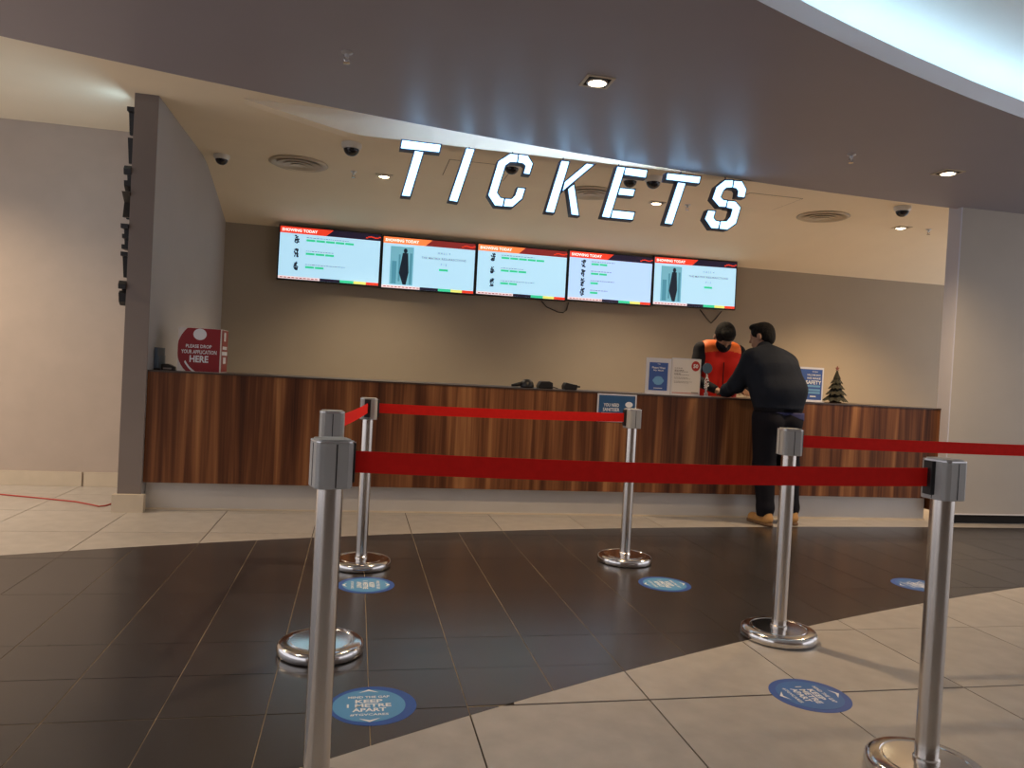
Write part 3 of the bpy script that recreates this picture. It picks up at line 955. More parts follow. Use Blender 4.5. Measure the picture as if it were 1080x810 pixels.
# red drop box
t = thing('application_box', 'red and white card box for applications on the counter end', 'box', (-1.185, 6.10, CZ))
bw, bd, bh = 0.155, 0.30, 0.335
bod = MB().box(-bw, bw, 0, bd, 0, bh).build('carton', M_PAPER, t)
ang = [a for a in np.linspace(math.radians(0), math.radians(360), 49)]
cir = []
R0, C0 = 0.235, (0.075, 0.165)
for a in ang[:-1]:
    cir.append((min(max(C0[0] + R0 * math.cos(a), -bw), bw - 0.006), min(max(C0[1] + R0 * 1.0 * math.sin(a), 0.002), bh - 0.002)))
cl = []
for p in cir:
    if not cl or (abs(p[0] - cl[-1][0]) + abs(p[1] - cl[-1][1])) > 1e-4: cl.append(p)
b = MB(); b.add([(p[0], -0.0012, p[1]) for p in cl], [tuple(range(len(cl)))]); b.build('red_front_print', M_REDP, bod, fix=False)
b = MB(); b.add([(bw + 0.0012, 0.03, 0.004), (bw + 0.0012, bd - 0.004, 0.004), (bw + 0.0012, bd - 0.004, bh - 0.004), (bw + 0.0012, 0.012, bh - 0.004)], [(0, 1, 2, 3)])
b.build('red_side_print', M_REDP, bod, fix=False)
b = MB()
b.add([(0.0 + 0.048 * math.cos(a), -0.0024, bh - 0.048 + 0.044 * math.sin(a)) for a in np.linspace(0, 2 * math.pi, 25)[:-1]], [tuple(range(24))])
put_text(b, 'PLEASE DROP', -0.005, 0.195, width=0.185, height=0.026, y=-0.0024, bold=0.02)
put_text(b, 'YOUR APPLICATION', -0.002, 0.152, width=0.255, height=0.030, y=-0.0024, bold=0.02)
put_text(b, 'HERE', 0.0, 0.098, width=0.135, height=0.052, y=-0.0024, bold=0.03)
arc = [(0.075 + 0.19 * math.cos(a), 0.165 + 0.19 * math.sin(a)) for a in np.linspace(math.radians(205), math.radians(242), 8)] + [(0.075 + 0.202 * math.cos(a), 0.165 + 0.205 * math.sin(a)) for a in np.linspace(math.radians(238), math.radians(207), 8)]
b.add([(p[0], -0.0024, p[1]) for p in arc], [tuple(range(len(arc)))])
for z0, z1, y0, y1 in ((0.245, 0.315, 0.11, 0.19), (0.18, 0.205, 0.06, 0.25), (0.135, 0.165, 0.04, 0.27), (0.07, 0.12, 0.10, 0.22)):
    b.quad((bw + 0.002, y0, z0), (bw + 0.002, y1, z0), (bw + 0.002, y1, z1), (bw + 0.002, y0, z1))
b.build('white_lettering', M_INK, bod, fix=False)

t = thing('small_device', 'small flat black device beside the red application box', 'device', (-1.415, 6.16, CZ))
MB().prism([(-0.045, 0), (0.045, 0), (0.045, 0.028), (0.0, 0.05), (-0.045, 0.045)], -0.03, 0.05, 'xz').build('casing', M_BLACK, t, bevel=0.004)
MB().box(-0.03, 0.03, -0.034, -0.03, 0.008, 0.02).build('slot_plate', M_GREYINK, t)
t = thing('card_holder', 'blue grey leaflet holder against the partition behind the counter end', 'holder', (WX1 + 0.03, 6.22, CZ))
MB().box(-0.026, 0.02, -0.11, 0.13, 0, 0.012).build('foot', M_BLACK, t)
MB().box(-0.026, -0.006, -0.11, 0.13, 0.012, 0.17).build('back_plate', mat('slate_blue_plastic', (0.10, 0.14, 0.20), 0.5), t, bevel=0.003)
MB().box(-0.004, 0.0, -0.10, 0.12, 0.012, 0.11).build('leaflets', mat('dull_blue_paper', (0.12, 0.17, 0.24), 0.6), t)

# three small handheld devices
def terminal(x, y, rz, label, kind):
    t = thing('card_terminal', label, 'device', (x, y, CZ), rz)
    if kind == 0:
        MB().lathe([(0.0, 0.0), (0.055, 0.0), (0.060, 0.012), (0.052, 0.045), (0.034, 0.068), (0.0, 0.076)], (0.02, 0, 0), 24).build('head', M_BLACK, t, smooth=True)
        MB().tube([(-0.02, 0, 0.035), (-0.07, 0, 0.022), (-0.115, 0.0, 0.014)], [0.020, 0.016, 0.010], 10).build('grip', M_BLACK, t, smooth=True)
    elif kind == 1:
        MB().prism([(-0.062, 0), (0.062, 0), (0.060, 0.052), (0.03, 0.064), (-0.045, 0.060), (-0.066, 0.02)], -0.05, 0.05, 'xz').build('casing', M_BLACK, t, bevel=0.006)
        MB().box(-0.04, 0.03, -0.03, 0.03, 0.063, 0.067).build('keypad', M_GREYINK, t, bevel=0.001)
        MB().tube([(0.06, 0, 0.02), (0.09, -0.005, 0.012), (0.115, -0.01, 0.005)], 0.0045, 6).build('cord', M_BLACK, t)
    else:
        MB().prism([(-0.062, 0), (0.050, 0), (0.056, 0.045), (0.02, 0.05), (-0.05, 0.062), (-0.066, 0.03)], -0.045, 0.045, 'xz').build('casing', M_BLACK, t, bevel=0.006)
        MB().box(0.05, 0.085, -0.02, 0.02, 0.022, 0.038).build('connector', M_BLACK, t, bevel=0.003)
        MB().box(-0.045, 0.015, -0.035, 0.03, 0.054, 0.0575).build('display', mat('pale_display', (0.35, 0.33, 0.32), 0.3), t)
    return t


terminal(1.40, 6.2, 0.0, 'rounded black scanner with a tail, left of three small devices on the counter', 0)
terminal(1.575, 6.2, 0.0, 'boxy black card terminal, middle of three small devices on the counter', 1)
terminal(1.80, 6.2, 0.0, 'black card terminal with side plug, right of three small devices on the counter', 2)

# sign on the counter front
t = thing('counter_sign', 'blue sanitiser notice in a clear frame on the counter front', 'sign', (2.142, COUNTER_Y, 0.80))
p = MB().box(-0.172, 0.172, -0.008, 0.0, 0, 0.235).build('frame_plate', M_ACRYL, t, bevel=0.002)
MB().box(-0.160, 0.160, -0.0095, -0.008, 0.012, 0.223).build('print', M_BLUEP2, p)
b = MB()
put_text(b, 'YOU NEED', -0.05, 0.142, width=0.135, height=0.028, y=-0.0105, bold=0.02)
put_text(b, 'SANITISER', -0.05, 0.104, width=0.145, height=0.028, y=-0.0105, bold=0.02)
pq(b, -0.135, 0.03, 0.05, 0.078, -0.0105)
b.add([(0.105 + 0.034 * math.cos(a), -0.0105, 0.150 + 0.024 * math.sin(a)) for a in np.linspace(0, 2 * math.pi, 19)[:-1]], [tuple(range(18))])
b.build('lettering', M_INK, p, fix=False)

# acrylic stands
def stand(x, y, w, h, label, pm, rz=0.0, frame=0.03):
    t = thing('poster_stand', label, 'poster stand', (x, y, CZ), rz)
    MB().box(-w / 2, w / 2, -0.03, 0.06, 0, 0.005).build('foot', M_ACRYL, t)
    pl = MB().box(-w / 2, w / 2, 0, 0.005, 0.005, h).build('panel', M_ACRYL, t)
    pr = MB().box(-w / 2 + frame, w / 2 - frame, -0.0015, 0.0, 0.005 + frame, h - frame * 1.3).build('print', pm, pl)
    return t, pl


t, pl = stand(2.558, 6.10, 0.232, 0.315, 'clear stand with a blue mask notice on the counter', M_BLUEP)
b = MB()
put_text(b, 'Please Wear', 0, 0.232, width=0.125, height=0.017, y=-0.0028, bold=0.02)
put_text(b, 'My Mask', 0, 0.207, width=0.095, height=0.017, y=-0.0028, bold=0.02)
put_text(b, 'TGV', 0, 0.262, width=0.03, y=-0.0028, bold=0.0)
pq(b, -0.04, 0.04, 0.052, 0.057, -0.0028)
b.build('lettering', M_INK, pl, fix=False)
b = MB(); b.add([(0.052 * math.cos(a), -0.0028, 0.12 + 0.038 * math.sin(a) * (1 if abs(math.cos(a)) < 0.8 else 0.7)) for a in np.linspace(0, 2 * math.pi, 21)[:-1]], [tuple(range(20))])
b.build('mask_picture', M_LBLUE, pl, fix=False)
t, pl = stand(2.815, 6.10, 0.272, 0.325, 'white notice with a red round seal standing on the counter', M_PAPER, frame=0.008)
b = MB(); b.add([(0.085 + 0.040 * math.cos(a), -0.0028, 0.262 + 0.044 * math.sin(a)) for a in np.linspace(0, 2 * math.pi, 25)[:-1]], [tuple(range(24))])
pq(b, -0.125, 0.125, 0.020, 0.026, -0.0026)
b.build('red_seal', mat('seal_red', (0.42, 0.02, 0.02), 0.5), pl, fix=False)
b = MB()
put_text(b, '50', 0.085, 0.262, width=0.045, y=-0.004, bold=0.03)
b.build('seal_number', M_INK, pl, fix=False)
b = MB()
rr = random.Random(3)
for z, l0, hgt in ((0.235, 0.07, 0.006), (0.215, 0.09, 0.009), (0.205, 0.11, 0.006), (0.185, 0.06, 0.008), (0.178, 0.14, 0.005), (0.155, 0.12, 0.004), (0.145, 0.15, 0.004), (0.12, 0.16, 0.004), (0.11, 0.13, 0.004)):
    x = -0.11
    while x < -0.11 + l0:
        w = rr.uniform(0.008, 0.022); pq(b, x, x + w, z, z + hgt, -0.0028); x += w + 0.005
pq(b, 0.055, 0.12, 0.022, 0.034, -0.0030)
b.build('small_print', M_GREYINK, pl, fix=False)
# slim upright sign with blue disc
t = thing('slim_sign', 'slim clear sign with a blue disc and white writing beside the white notice', 'sign', (3.005, 6.09, CZ))
MB().box(-0.045, 0.045, -0.02, 0.05, 0, 0.006).build('foot', M_ACRYL, t)
st_ = MB().prism([(-0.012, 0.006), (0.012, 0.006), (0.012, 0.22), (-0.012, 0.22)], 0, 0.005, 'xz').build('stem', M_REDP, t)
MB().lathe([(0.0, -0.006), (0.046, -0.006), (0.046, 0.0), (0.0, 0.0)], (0, 0, 0.25), 28, axis='y').build('disc', mat('slate_blue_disc', (0.06, 0.11, 0.18), 0.5), t)
b = MB()
for w_, zz, hh in (('L', 0.20, 0.03), ('A', 0.168, 0.036), ('IC', 0.13, 0.036), ('SP', 0.092, 0.036), ('E', 0.055, 0.034), ('SS', 0.020, 0.034)):
    put_text(b, w_, 0.002, zz, height=hh, y=-0.003, bold=0.04)
b.build('lettering', M_INK, st_, fix=False)
t, pl = stand(4.06, 6.15, 0.262, 0.315, 'blue poster stand on the counter right of the customer', M_BLUEP, frame=0.014)
b = MB()
put_text(b, 'TGV', 0.04, 0.275, width=0.06, height=0.012, y=-0.0028)
put_text(b, 'WELCOME BACK', 0.03, 0.245, width=0.14, height=0.016, y=-0.0028, bold=0.02)
put_text(b, 'WE MAKE', 0.03, 0.215, width=0.14, height=0.018, y=-0.0028, bold=0.02)
put_text(b, 'SAFETY', 0.03, 0.178, width=0.16, height=0.035, y=-0.0028, bold=0.03)
pq(b, 0.0, 0.06, 0.045, 0.055, -0.0028)
b.build('lettering', M_INK, pl, fix=False)
b = MB()
for z in (0.135, 0.10, 0.075): pq(b, -0.09, 0.10, z, z + 0.018, -0.0028)
b.build('pale_lines', M_LBLUE, pl, fix=False)

# small decorative fir tree
t = thing('tabletop_fir_tree', 'small dark tabletop fir tree with a reddish star on the counter', 'ornament', (4.335, 6.16, CZ))
MB().lathe([(0.05, 0), (0.055, 0.01), (0.03, 0.02), (0.014, 0.03), (0.010, 0.28)], (0, 0, 0), 14).build('trunk', M_SOLE, t)
M_FIR = mat('dark_fir_green', (0.024, 0.023, 0.013), 0.8, vary=0.3, scale=40)
rr = random.Random(5)
for z0, z1, r in ((0.012, 0.13, 0.118), (0.07, 0.18, 0.096), (0.125, 0.225, 0.076), (0.175, 0.265, 0.056), (0.22, 0.30, 0.036)):
    b = MB(); n = 22
    v = [(0.006 * math.cos(2 * math.pi * k / n), 0.006 * math.sin(2 * math.pi * k / n), z1) for k in range(n)]
    for fr_, zz in ((0.55, 0.42), (1.0, 0.0)):
        for k in range(n):
            q = r * fr_ * (1.0 if k % 2 else 0.86) * rr.uniform(0.92, 1.08)
            v.append((q * math.cos(2 * math.pi * k / n), q * math.sin(2 * math.pi * k / n), z0 + (z1 - z0) * zz + (0.0 if k % 2 else 0.014)))
    v += [(0.012 * math.cos(2 * math.pi * k / n), 0.012 * math.sin(2 * math.pi * k / n), z0 + 0.03) for k in range(n)]
    f = [(l * n + k, (l + 1) * n + k, (l + 1) * n + (k + 1) % n, l * n + (k + 1) % n) for l in range(3) for k in range(n)]
    b.add(v, f).build('branch_tier', M_FIR, t)
b = MB()
st = [((0.024 if k % 2 == 0 else 0.010) * math.sin(math.pi * k / 5), 0.318 + (0.024 if k % 2 == 0 else 0.010) * math.cos(math.pi * k / 5)) for k in range(10)]
b.prism(st, -0.004, 0.004, 'xz').build('star', mat('dull_red_star', (0.22, 0.06, 0.04), 0.5), t)

# ------------------------------------------------------------------ people: smooth implicit surfaces, meshed with surface nets
def V3(*a): return np.array(a, dtype=np.float64)


class Field:
    def __init__(s, lo, hi, h):
        s.h = h; s.lo = np.array(lo, float)
        s.n = np.ceil((np.array(hi, float) - s.lo) / h).astype(int) + 1
        s.D = np.full(s.n, 1.0, np.float32)

    def _sl(s, lo, hi):
        a = np.clip(np.floor((lo - s.lo) / s.h).astype(int), 0, s.n - 1)
        b = np.clip(np.ceil((hi - s.lo) / s.h).astype(int) + 1, 1, s.n)
        g = [s.lo[i] + s.h * np.arange(a[i], b[i]) for i in range(3)]
        return (slice(a[0], b[0]), slice(a[1], b[1]), slice(a[2], b[2])), np.meshgrid(*g, indexing='ij')

    def _mix(s, sl, d, k):
        A = s.D[sl]
        if k > 0:
            hh = np.clip(0.5 + 0.5 * (A - d) / k, 0, 1)
            s.D[sl] = A * (1 - hh) + d * hh - k * hh * (1 - hh)
        else:
            s.D[sl] = np.minimum(A, d)

    def cone(s, a, b, ra, rb, k=0.03):
        a, b = np.array(a, float), np.array(b, float)
        m = max(ra, rb) + k + 0.06
        sl, (X, Y, Z) = s._sl(np.minimum(a, b) - m, np.maximum(a, b) + m)
        if X.size == 0: return s
        ab = b - a; L2 = max(ab @ ab, 1e-9)
        t = np.clip(((X - a[0]) * ab[0] + (Y - a[1]) * ab[1] + (Z - a[2]) * ab[2]) / L2, 0, 1)
        d = np.sqrt((X - a[0] - t * ab[0]) ** 2 + (Y - a[1] - t * ab[1]) ** 2 + (Z - a[2] - t * ab[2]) ** 2) - (ra + (rb - ra) * t)
        s._mix(sl, d, k); return s

    def chain(s, pts, k=0.03):
        for (p, r), (q, w) in zip(pts[:-1], pts[1:]): s.cone(p, q, r, w, k)
        return s

    def ell(s, c, r, R=None, k=0.02):
        c = np.array(c, float); r = np.array(r, float); m = r.max() + k + 0.05
        sl, (X, Y, Z) = s._sl(c - m, c + m)
        if X.size == 0: return s
        P = [X - c[0], Y - c[1], Z - c[2]]
        if R is not None: P = [P[0] * R[i][0] + P[1] * R[i][1] + P[2] * R[i][2] for i in range(3)]
        k0 = np.sqrt(sum((P[i] / r[i]) ** 2 for i in range(3))); k1 = np.sqrt(sum((P[i] / r[i] ** 2) ** 2 for i in range(3))) + 1e-9
        s._mix(sl, k0 * (k0 - 1) / k1, k); return s

    def cut(s, p, n):
        """keep the half space behind the plane (p, n)"""
        p = np.array(p, float); n = np.array(n, float); n /= np.linalg.norm(n)
        g = [s.lo[i] + s.h * np.arange(s.n[i]) for i in range(3)]
        X, Y, Z = np.meshgrid(*g, indexing='ij')
        s.D = np.maximum(s.D, ((X - p[0]) * n[0] + (Y - p[1]) * n[1] + (Z - p[2]) * n[2]).astype(np.float32)); return s

    def mesh(s, name, m, parent, base):
        D = s.D; S = D < 0
        nx_, ny_, nz_ = D.shape
        cnt = np.zeros((nx_ - 1, ny_ - 1, nz_ - 1), np.int8)
        for i in (0, 1):
            for j in (0, 1):
                for k in (0, 1): cnt += S[i:nx_ - 1 + i, j:ny_ - 1 + j, k:nz_ - 1 + k]
        act = (cnt > 0) & (cnt < 8)
        I = np.argwhere(act)
        idx = np.full(act.shape, -1, np.int64); idx[act] = np.arange(len(I))
        acc = np.zeros((len(I), 3)); w = np.zeros(len(I))
        for ax in range(3):
            o1, o2 = [q for q in range(3) if q != ax]
            for u in (0, 1):
                for v in (0, 1):
                    a = I.copy(); a[:, o1] += u; a[:, o2] += v
                    b = a.copy(); b[:, ax] += 1
                    da = D[a[:, 0], a[:, 1], a[:, 2]]; db = D[b[:, 0], b[:, 1], b[:, 2]]
                    cr_ = (da < 0) != (db < 0)
                    t = np.where(cr_, da / np.where(cr_, da - db, 1), 0)
                    pt = a.astype(float); pt[:, ax] += t
                    acc[cr_] += pt[cr_]; w[cr_] += 1
        P = s.lo + s.h * acc / w[:, None] - np.array(base)
        F = []
        for ax in range(3):
            o1, o2 = (ax + 1) % 3, (ax + 2) % 3
            sa = [slice(None)] * 3; sb = [slice(None)] * 3
            sa[ax] = slice(0, -1); sb[ax] = slice(1, None)
            A, B = S[tuple(sa)], S[tuple(sb)]
            E = np.argwhere(A != B)
            ok = (E[:, o1] > 0) & (E[:, o2] > 0) & (E[:, o1] < D.shape[o1] - 1) & (E[:, o2] < D.shape[o2] - 1)
            E = E[ok]
            fl = S[E[:, 0], E[:, 1], E[:, 2]]
            q = []
            for (u, v) in ((0, 0), (-1, 0), (-1, -1), (0, -1)):
                e = E.copy(); e[:, o1] += u; e[:, o2] += v
                q.append(idx[e[:, 0], e[:, 1], e[:, 2]])
            q = np.stack(q, 1)
            q[~fl] = q[~fl][:, ::-1]
            F.append(q)
        F = np.concatenate(F); F = F[(F >= 0).all(1)]
        me = bpy.data.meshes.new(name)
        me.from_pydata(P.tolist(), [], F.tolist())
        bm = bmesh.new(); bm.from_mesh(me); bmesh.ops.recalc_face_normals(bm, faces=bm.faces)
        bmesh.ops.smooth_vert(bm, verts=bm.verts, factor=0.5, use_axis_x=True, use_axis_y=True, use_axis_z=True)
        bm.to_mesh(me); bm.free()
        me.polygons.foreach_set('use_smooth', [True] * len(me.polygons))
        return link_mesh(name, me, m, parent)


def unit(v):
    v = np.array(v, float); return v / np.linalg.norm(v)


def hand(F, wrist, d, nrm, side, curl=0.5, r=0.0088):
    """palm and five bent fingers; d points along the fingers, nrm out of the back of the hand, side to the thumb"""
    d, nrm, side = unit(d), unit(nrm), unit(side)
    w = np.array(wrist, float)
    for o in (-0.026, -0.009, 0.009, 0.026):
        F.cone(w + d * 0.01 + side * o * 0.6, w + d * 0.082 + side * o, 0.018, 0.0135, 0.008)
    for o, L in ((0.030, 0.070), (0.010, 0.080), (-0.011, 0.074), (-0.030, 0.058)):
        p = w + d * 0.085 + side * o; dd = d
        for seg, q in enumerate((0.45, 0.32, 0.23)):
            dd = unit(dd - nrm * curl * (0.35 + 0.3 * seg))
            p2 = p + dd * L * q
            F.cone(p, p2, r - 0.0006 * seg, r - 0.0006 * (seg + 1), 0.003); p = p2
    p = w + d * 0.028 + side * 0.028
    for dd, L in ((unit(d * 0.6 + side * 0.8), 0.042), (unit(d * 0.9 + side * 0.35 - nrm * 0.2), 0.032), (unit(d - nrm * 0.3), 0.026)):
        p2 = p + dd * L; F.cone(p, p2, 0.0115, 0.0098, 0.004); p = p2


def head(F, c, f, u, g=1.0):
    """skull, jaw, nose, brow, lips, ears around centre c, facing f"""
    f = unit(f); s_ = unit(np.cross(f, u)); u = np.cross(s_, f)
    R = [s_, f, u]
    E_ = lambda c_, r_, R_, k_: F.ell(c_, np.array(r_) * g, R_, k_)
    L = lambda a, b, e: np.array(c, float) + (s_ * a + f * b + u * e) * g
    E_(L(0, -0.012, 0.028), (0.076, 0.096, 0.088), R, 0.02)
    E_(L(0, 0.022, -0.045), (0.056, 0.066, 0.072), R, 0.03)
    E_(L(0, 0.062, -0.088), (0.026, 0.024, 0.022), R, 0.02)
    F.cone(L(0, 0.084, 0.012), L(0, 0.104, -0.026), 0.010, 0.0135, 0.012)
    F.cone(L(-0.035, 0.076, 0.028), L(0.035, 0.076, 0.028), 0.010, 0.010, 0.015)
    E_(L(0, 0.086, -0.058), (0.024, 0.010, 0.009), R, 0.006)
    for a in (-1, 1):
        E_(L(a * 0.080, -0.010, -0.008), (0.011, 0.022, 0.034), R, 0.006)
        E_(L(a * 0.032, 0.080, 0.008), (0.014, 0.010, 0.009), R, 0.006)
    return L, R


def shoe(P, heel, toe, z0):
    heel, toe = np.array([*heel, 0.0]), np.array([*toe, 0.0])
    d = unit(toe - heel)
    z = lambda v, h: v + np.array([0, 0, h])
    F = Field(np.minimum(heel, toe) - 0.09, np.maximum(heel, toe) + np.array([0.09, 0.09, 0.2]), 0.006)
    F.chain([(z(heel + d * 0.035, 0.052), 0.038), (z(heel + d * 0.13, 0.050), 0.040), (z(toe - d * 0.05, 0.040), 0.040)], 0.02)
    F.cone(z(heel + d * 0.045, 0.06), z(heel + d * 0.055, 0.115), 0.042, 0.044, 0.02)
    F.cut((0, 0, 0.022), (0, 0, -1))
    o = F.mesh('shoe', M_SHOE, P, z0)
    G = Field(np.minimum(heel, toe) - 0.09, np.maximum(heel, toe) + np.array([0.09, 0.09, 0.1]), 0.006)
    G.chain([(z(heel + d * 0.032, 0.012), 0.042), (z(heel + d * 0.13, 0.012), 0.042), (z(toe - d * 0.046, 0.012), 0.045)], 0.02)
    G.cut((0, 0, 0.026), (0, 0, 1)); G.cut((0, 0, 0.001), (0, 0, -1))
    G.mesh('sole', M_SOLE, o, z0)


# ---- customer, seen from behind, leaning over the counter
B0 = (3.50, 5.72, 0.0)
P = thing('person', 'person in dark jacket, black trousers and tan shoes leaning on the counter', 'person', B0)
hipL, hipR = V3(3.40, 5.715, 0.90), V3(3.58, 5.715, 0.90)
knL, knR = V3(3.41, 5.755, 0.49), V3(3.645, 5.775, 0.49)
anL, anR = V3(3.42, 5.715, 0.085), V3(3.685, 5.765, 0.085)
pel = V3(3.485, 5.715, 0.97); wai = V3(3.475, 5.725, 1.12); che = V3(3.435, 5.775, 1.30); nkb = V3(3.425, 5.865, 1.455); hc = V3(3.425, 5.945, 1.592)
sv = unit((1.0, 0.10, 0.0))
shL, shR = che + sv * -0.170 + V3(0, 0.035, 0.088), che + sv * 0.165 + V3(0, 0.02, 0.062)
elL, elR = V3(3.175, 5.875, 1.165), V3(3.735, 5.86, 1.155)
wrL, wrR = V3(3.19, 6.10, 1.096), V3(3.62, 6.10, 1.096)
lo, hi = V3(2.95, 5.45, 0.0), V3(3.95, 6.40, 1.78)
F = Field(lo, hi, 0.0078)
for q in (-1, 1):
    F.chain([(pel + sv * 0.075 * q, 0.105), (wai + sv * 0.065 * q, 0.092), (che + sv * 0.075 * q, 0.105), (che + sv * 0.08 * q + V3(0, 0.03, 0.09), 0.085)], 0.05)
F.cone(shL, shR, 0.062, 0.062, 0.05)
F.cone(nkb, hc - V3(0, 0, 0.03), 0.058, 0.052, 0.03)
for h_, kn, an in ((hipL, knL, anL), (hipR, knR, anR)):
    F.chain([(h_, 0.088), (kn, 0.056), (an, 0.042)], 0.04)
    F.cone(an + V3(0, 0, -0.02), an + V3(0, 0.12, -0.045), 0.036, 0.03, 0.02)
for s_, e_, w_, q in ((shL, elL, wrL, 1), (shR, elR, wrR, -1)):
    F.chain([(s_, 0.056), (e_, 0.043), (w_, 0.030)], 0.03)
    hand(F, w_ + V3(0, 0.01, 0), (0.25 * q, 1, -0.12), (0, 0.1, 1), (q, -0.2, 0), 0.35)
face = unit((-0.62, 0.76, -0.20))
L, R = head(F, hc, face, V3(0.05, 0, 1))
F.mesh('body', M_SKIN, P, B0)
# hair: cap over the skull, cropped at the nape
H = Field(hc - 0.17, hc + 0.17, 0.0055)
H.ell(L(0, -0.018, 0.036), (0.084, 0.102, 0.092), R, 0.01); H.ell(L(0, -0.06, -0.02), (0.066, 0.055, 0.066), R, 0.03)
H.ell(L(0, 0.045, 0.095), (0.06, 0.05, 0.03), R, 0.02)
H.cut(L(0, 0.088, 0.045), np.array(R[1]) * 0.75 - np.array(R[2]) * 0.65)
H.cut(L(0, 0, -0.075), -np.array(R[2]))
H.mesh('hair', M_HAIR, P, B0)
# jacket
J = Field(lo, hi, 0.0085)
for q in (-1, 1):
    J.chain([(V3(3.48, 5.705, 1.00) + sv * 0.10 * q, 0.122), (wai + sv * 0.105 * q + V3(0, -0.015, 0.02), 0.140), (che + sv * 0.095 * q + V3(0, -0.01, 0), 0.142), (che + sv * 0.09 * q + V3(0, 0.025, 0.085), 0.105)], 0.05)
J.cone(shL, nkb + V3(0, -0.03, -0.03), 0.082, 0.085, 0.05); J.cone(shR, nkb + V3(0, -0.03, -0.03), 0.082, 0.085, 0.05)
J.chain([(V3(3.48, 5.69, 1.00), 0.125), (wai + V3(0, -0.025, 0.02), 0.145), (che + V3(0, -0.02, 0), 0.150), (che + V3(0, 0.02, 0.09), 0.105)], 0.06)
J.cone(nkb + V3(0, -0.01, -0.04), nkb + V3(0, 0.022, 0.035), 0.085, 0.066, 0.03)
for s_, e_, w_ in ((shL, elL, wrL), (shR, elR, wrR)):
    J.chain([(s_, 0.088), (e_, 0.070), (e_ * 0.25 + w_ * 0.75, 0.056), (w_, 0.046)], 0.035)
J.cut((0, 0, 0.985), (0, 0, -1))
jk = J.mesh('jacket', M_JACKET, P, B0)
# knitted hem and collar
K = Field(V3(3.1, 5.45, 0.9), V3(3.9, 5.98, 1.1), 0.0075)
for q in (-1, 1): K.cone(V3(3.48, 5.705, 0.97) + sv * 0.098 * q, V3(3.48, 5.705, 1.02) + sv * 0.10 * q, 0.116, 0.126, 0.05)
K.cut((0, 0, 0.955), (0, 0, -1)); K.cut((0, 0, 1.005), (0, 0, 1))
K.mesh('hem_band', M_BSLEEVE, jk, B0)
C_ = Field(nkb - 0.16, nkb + 0.16, 0.006)
C_.cone(nkb + V3(0, -0.005, 0.0), nkb + V3(0, 0.028, 0.05), 0.073, 0.070, 0.0)
C_.cut(nkb + V3(0, 0.030, 0.055), V3(0, 0.35, 1)); C_.cut(nkb + V3(0, 0, -0.02), V3(0, 0, -1))
C_.mesh('collar', M_BSLEEVE, jk, B0)
S_ = Field(V3(3.1, 5.45, 0.85), V3(3.9, 5.98, 1.0), 0.0075)
for q in (-1, 1): S_.cone(V3(3.485, 5.708, 0.90) + sv * 0.095 * q, V3(3.485, 5.708, 0.98) + sv * 0.098 * q, 0.132, 0.128, 0.05)
S_.cut((3.5, 0, 0.930), V3(-0.22, 0, -1)); S_.cut((0, 0, 0.958), (0, 0, 1))
S_.mesh('shirt_hem', M_SHIRT, P, B0)
Tr = Field(V3(3.15, 5.45, 0.0), V3(3.95, 6.0, 1.02), 0.0085)
for q in (-1, 1): Tr.cone(V3(3.485, 5.71, 0.97) + sv * 0.09 * q, V3(3.487, 5.705, 0.88) + sv * 0.085 * q, 0.112, 0.126, 0.04)
for h_, kn, an in ((hipL, knL, anL), (hipR, knR, anR)):
    Tr.chain([(h_ + V3(-0.012, 0, 0), 0.124), (kn, 0.092), (an + V3(0, 0, 0.06), 0.070), (an + V3(0, 0.005, 0.01), 0.066)], 0.03)
Tr.cut((0, 0, 0.075), (0, 0, -1)); Tr.cut((0, 0, 0.975), (0, 0, 1))
Tr.mesh('trousers', M_TROUSER, P, B0)
shoe(P, (3.43, 5.635), (3.385, 5.915), B0)
shoe(P, (3.685, 5.685), (3.72, 5.955), B0)

# ---- member of staff behind the counter, head bowed
B1 = (3.55, 7.0, 0.0)
P = thing('person', 'person in red vest with orange shoulders and black sleeves, head bowed behind the counter', 'person', B1)
cx = 3.545
pel = V3(cx, 7.0, 0.96); wai = V3(cx, 6.99, 1.14); che = V3(cx - 0.005, 6.95, 1.372); nkb = V3(cx - 0.02, 6.87, 1.525); hc = V3(3.515, 6.79, 1.622)
sv = unit((-1.0, 0.06, 0.0))
shA, shB = che + sv * 0.19 + V3(0, -0.025, 0.125), che - sv * 0.19 + V3(0, -0.025, 0.115)
elA, elB = V3(cx - 0.30, 6.86, 1.20), V3(cx + 0.28, 6.86, 1.20)
wrA, wrB = V3(cx - 0.16, 6.62, 1.10), V3(cx + 0.12, 6.62, 1.10)
hA, hB = V3(cx - 0.09, 7.0, 0.90), V3(cx + 0.09, 7.0, 0.90)
lo, hi = V3(3.05, 6.40, 0.0), V3(4.05, 7.25, 1.82)
F = Field(lo, hi, 0.0078)
for q in (-1, 1):
    F.chain([(pel + sv * 0.075 * q, 0.105), (wai + sv * 0.065 * q, 0.095), (che + sv * 0.075 * q, 0.105), (che + sv * 0.08 * q + V3(0, -0.02, 0.09), 0.085)], 0.05)
F.cone(shA, shB, 0.06, 0.06, 0.05)
F.cone(nkb, hc - V3(0, -0.02, 0.03), 0.058, 0.052, 0.03)
for h_, x in ((hA, -0.10), (hB, 0.10)):
    F.chain([(h_, 0.088), (V3(cx + x, 6.98, 0.49), 0.056), (V3(cx + x, 7.02, 0.085), 0.042)], 0.04)
    F.cone(V3(cx + x, 7.02, 0.06), V3(cx + x * 1.1, 6.90, 0.04), 0.036, 0.03, 0.02)
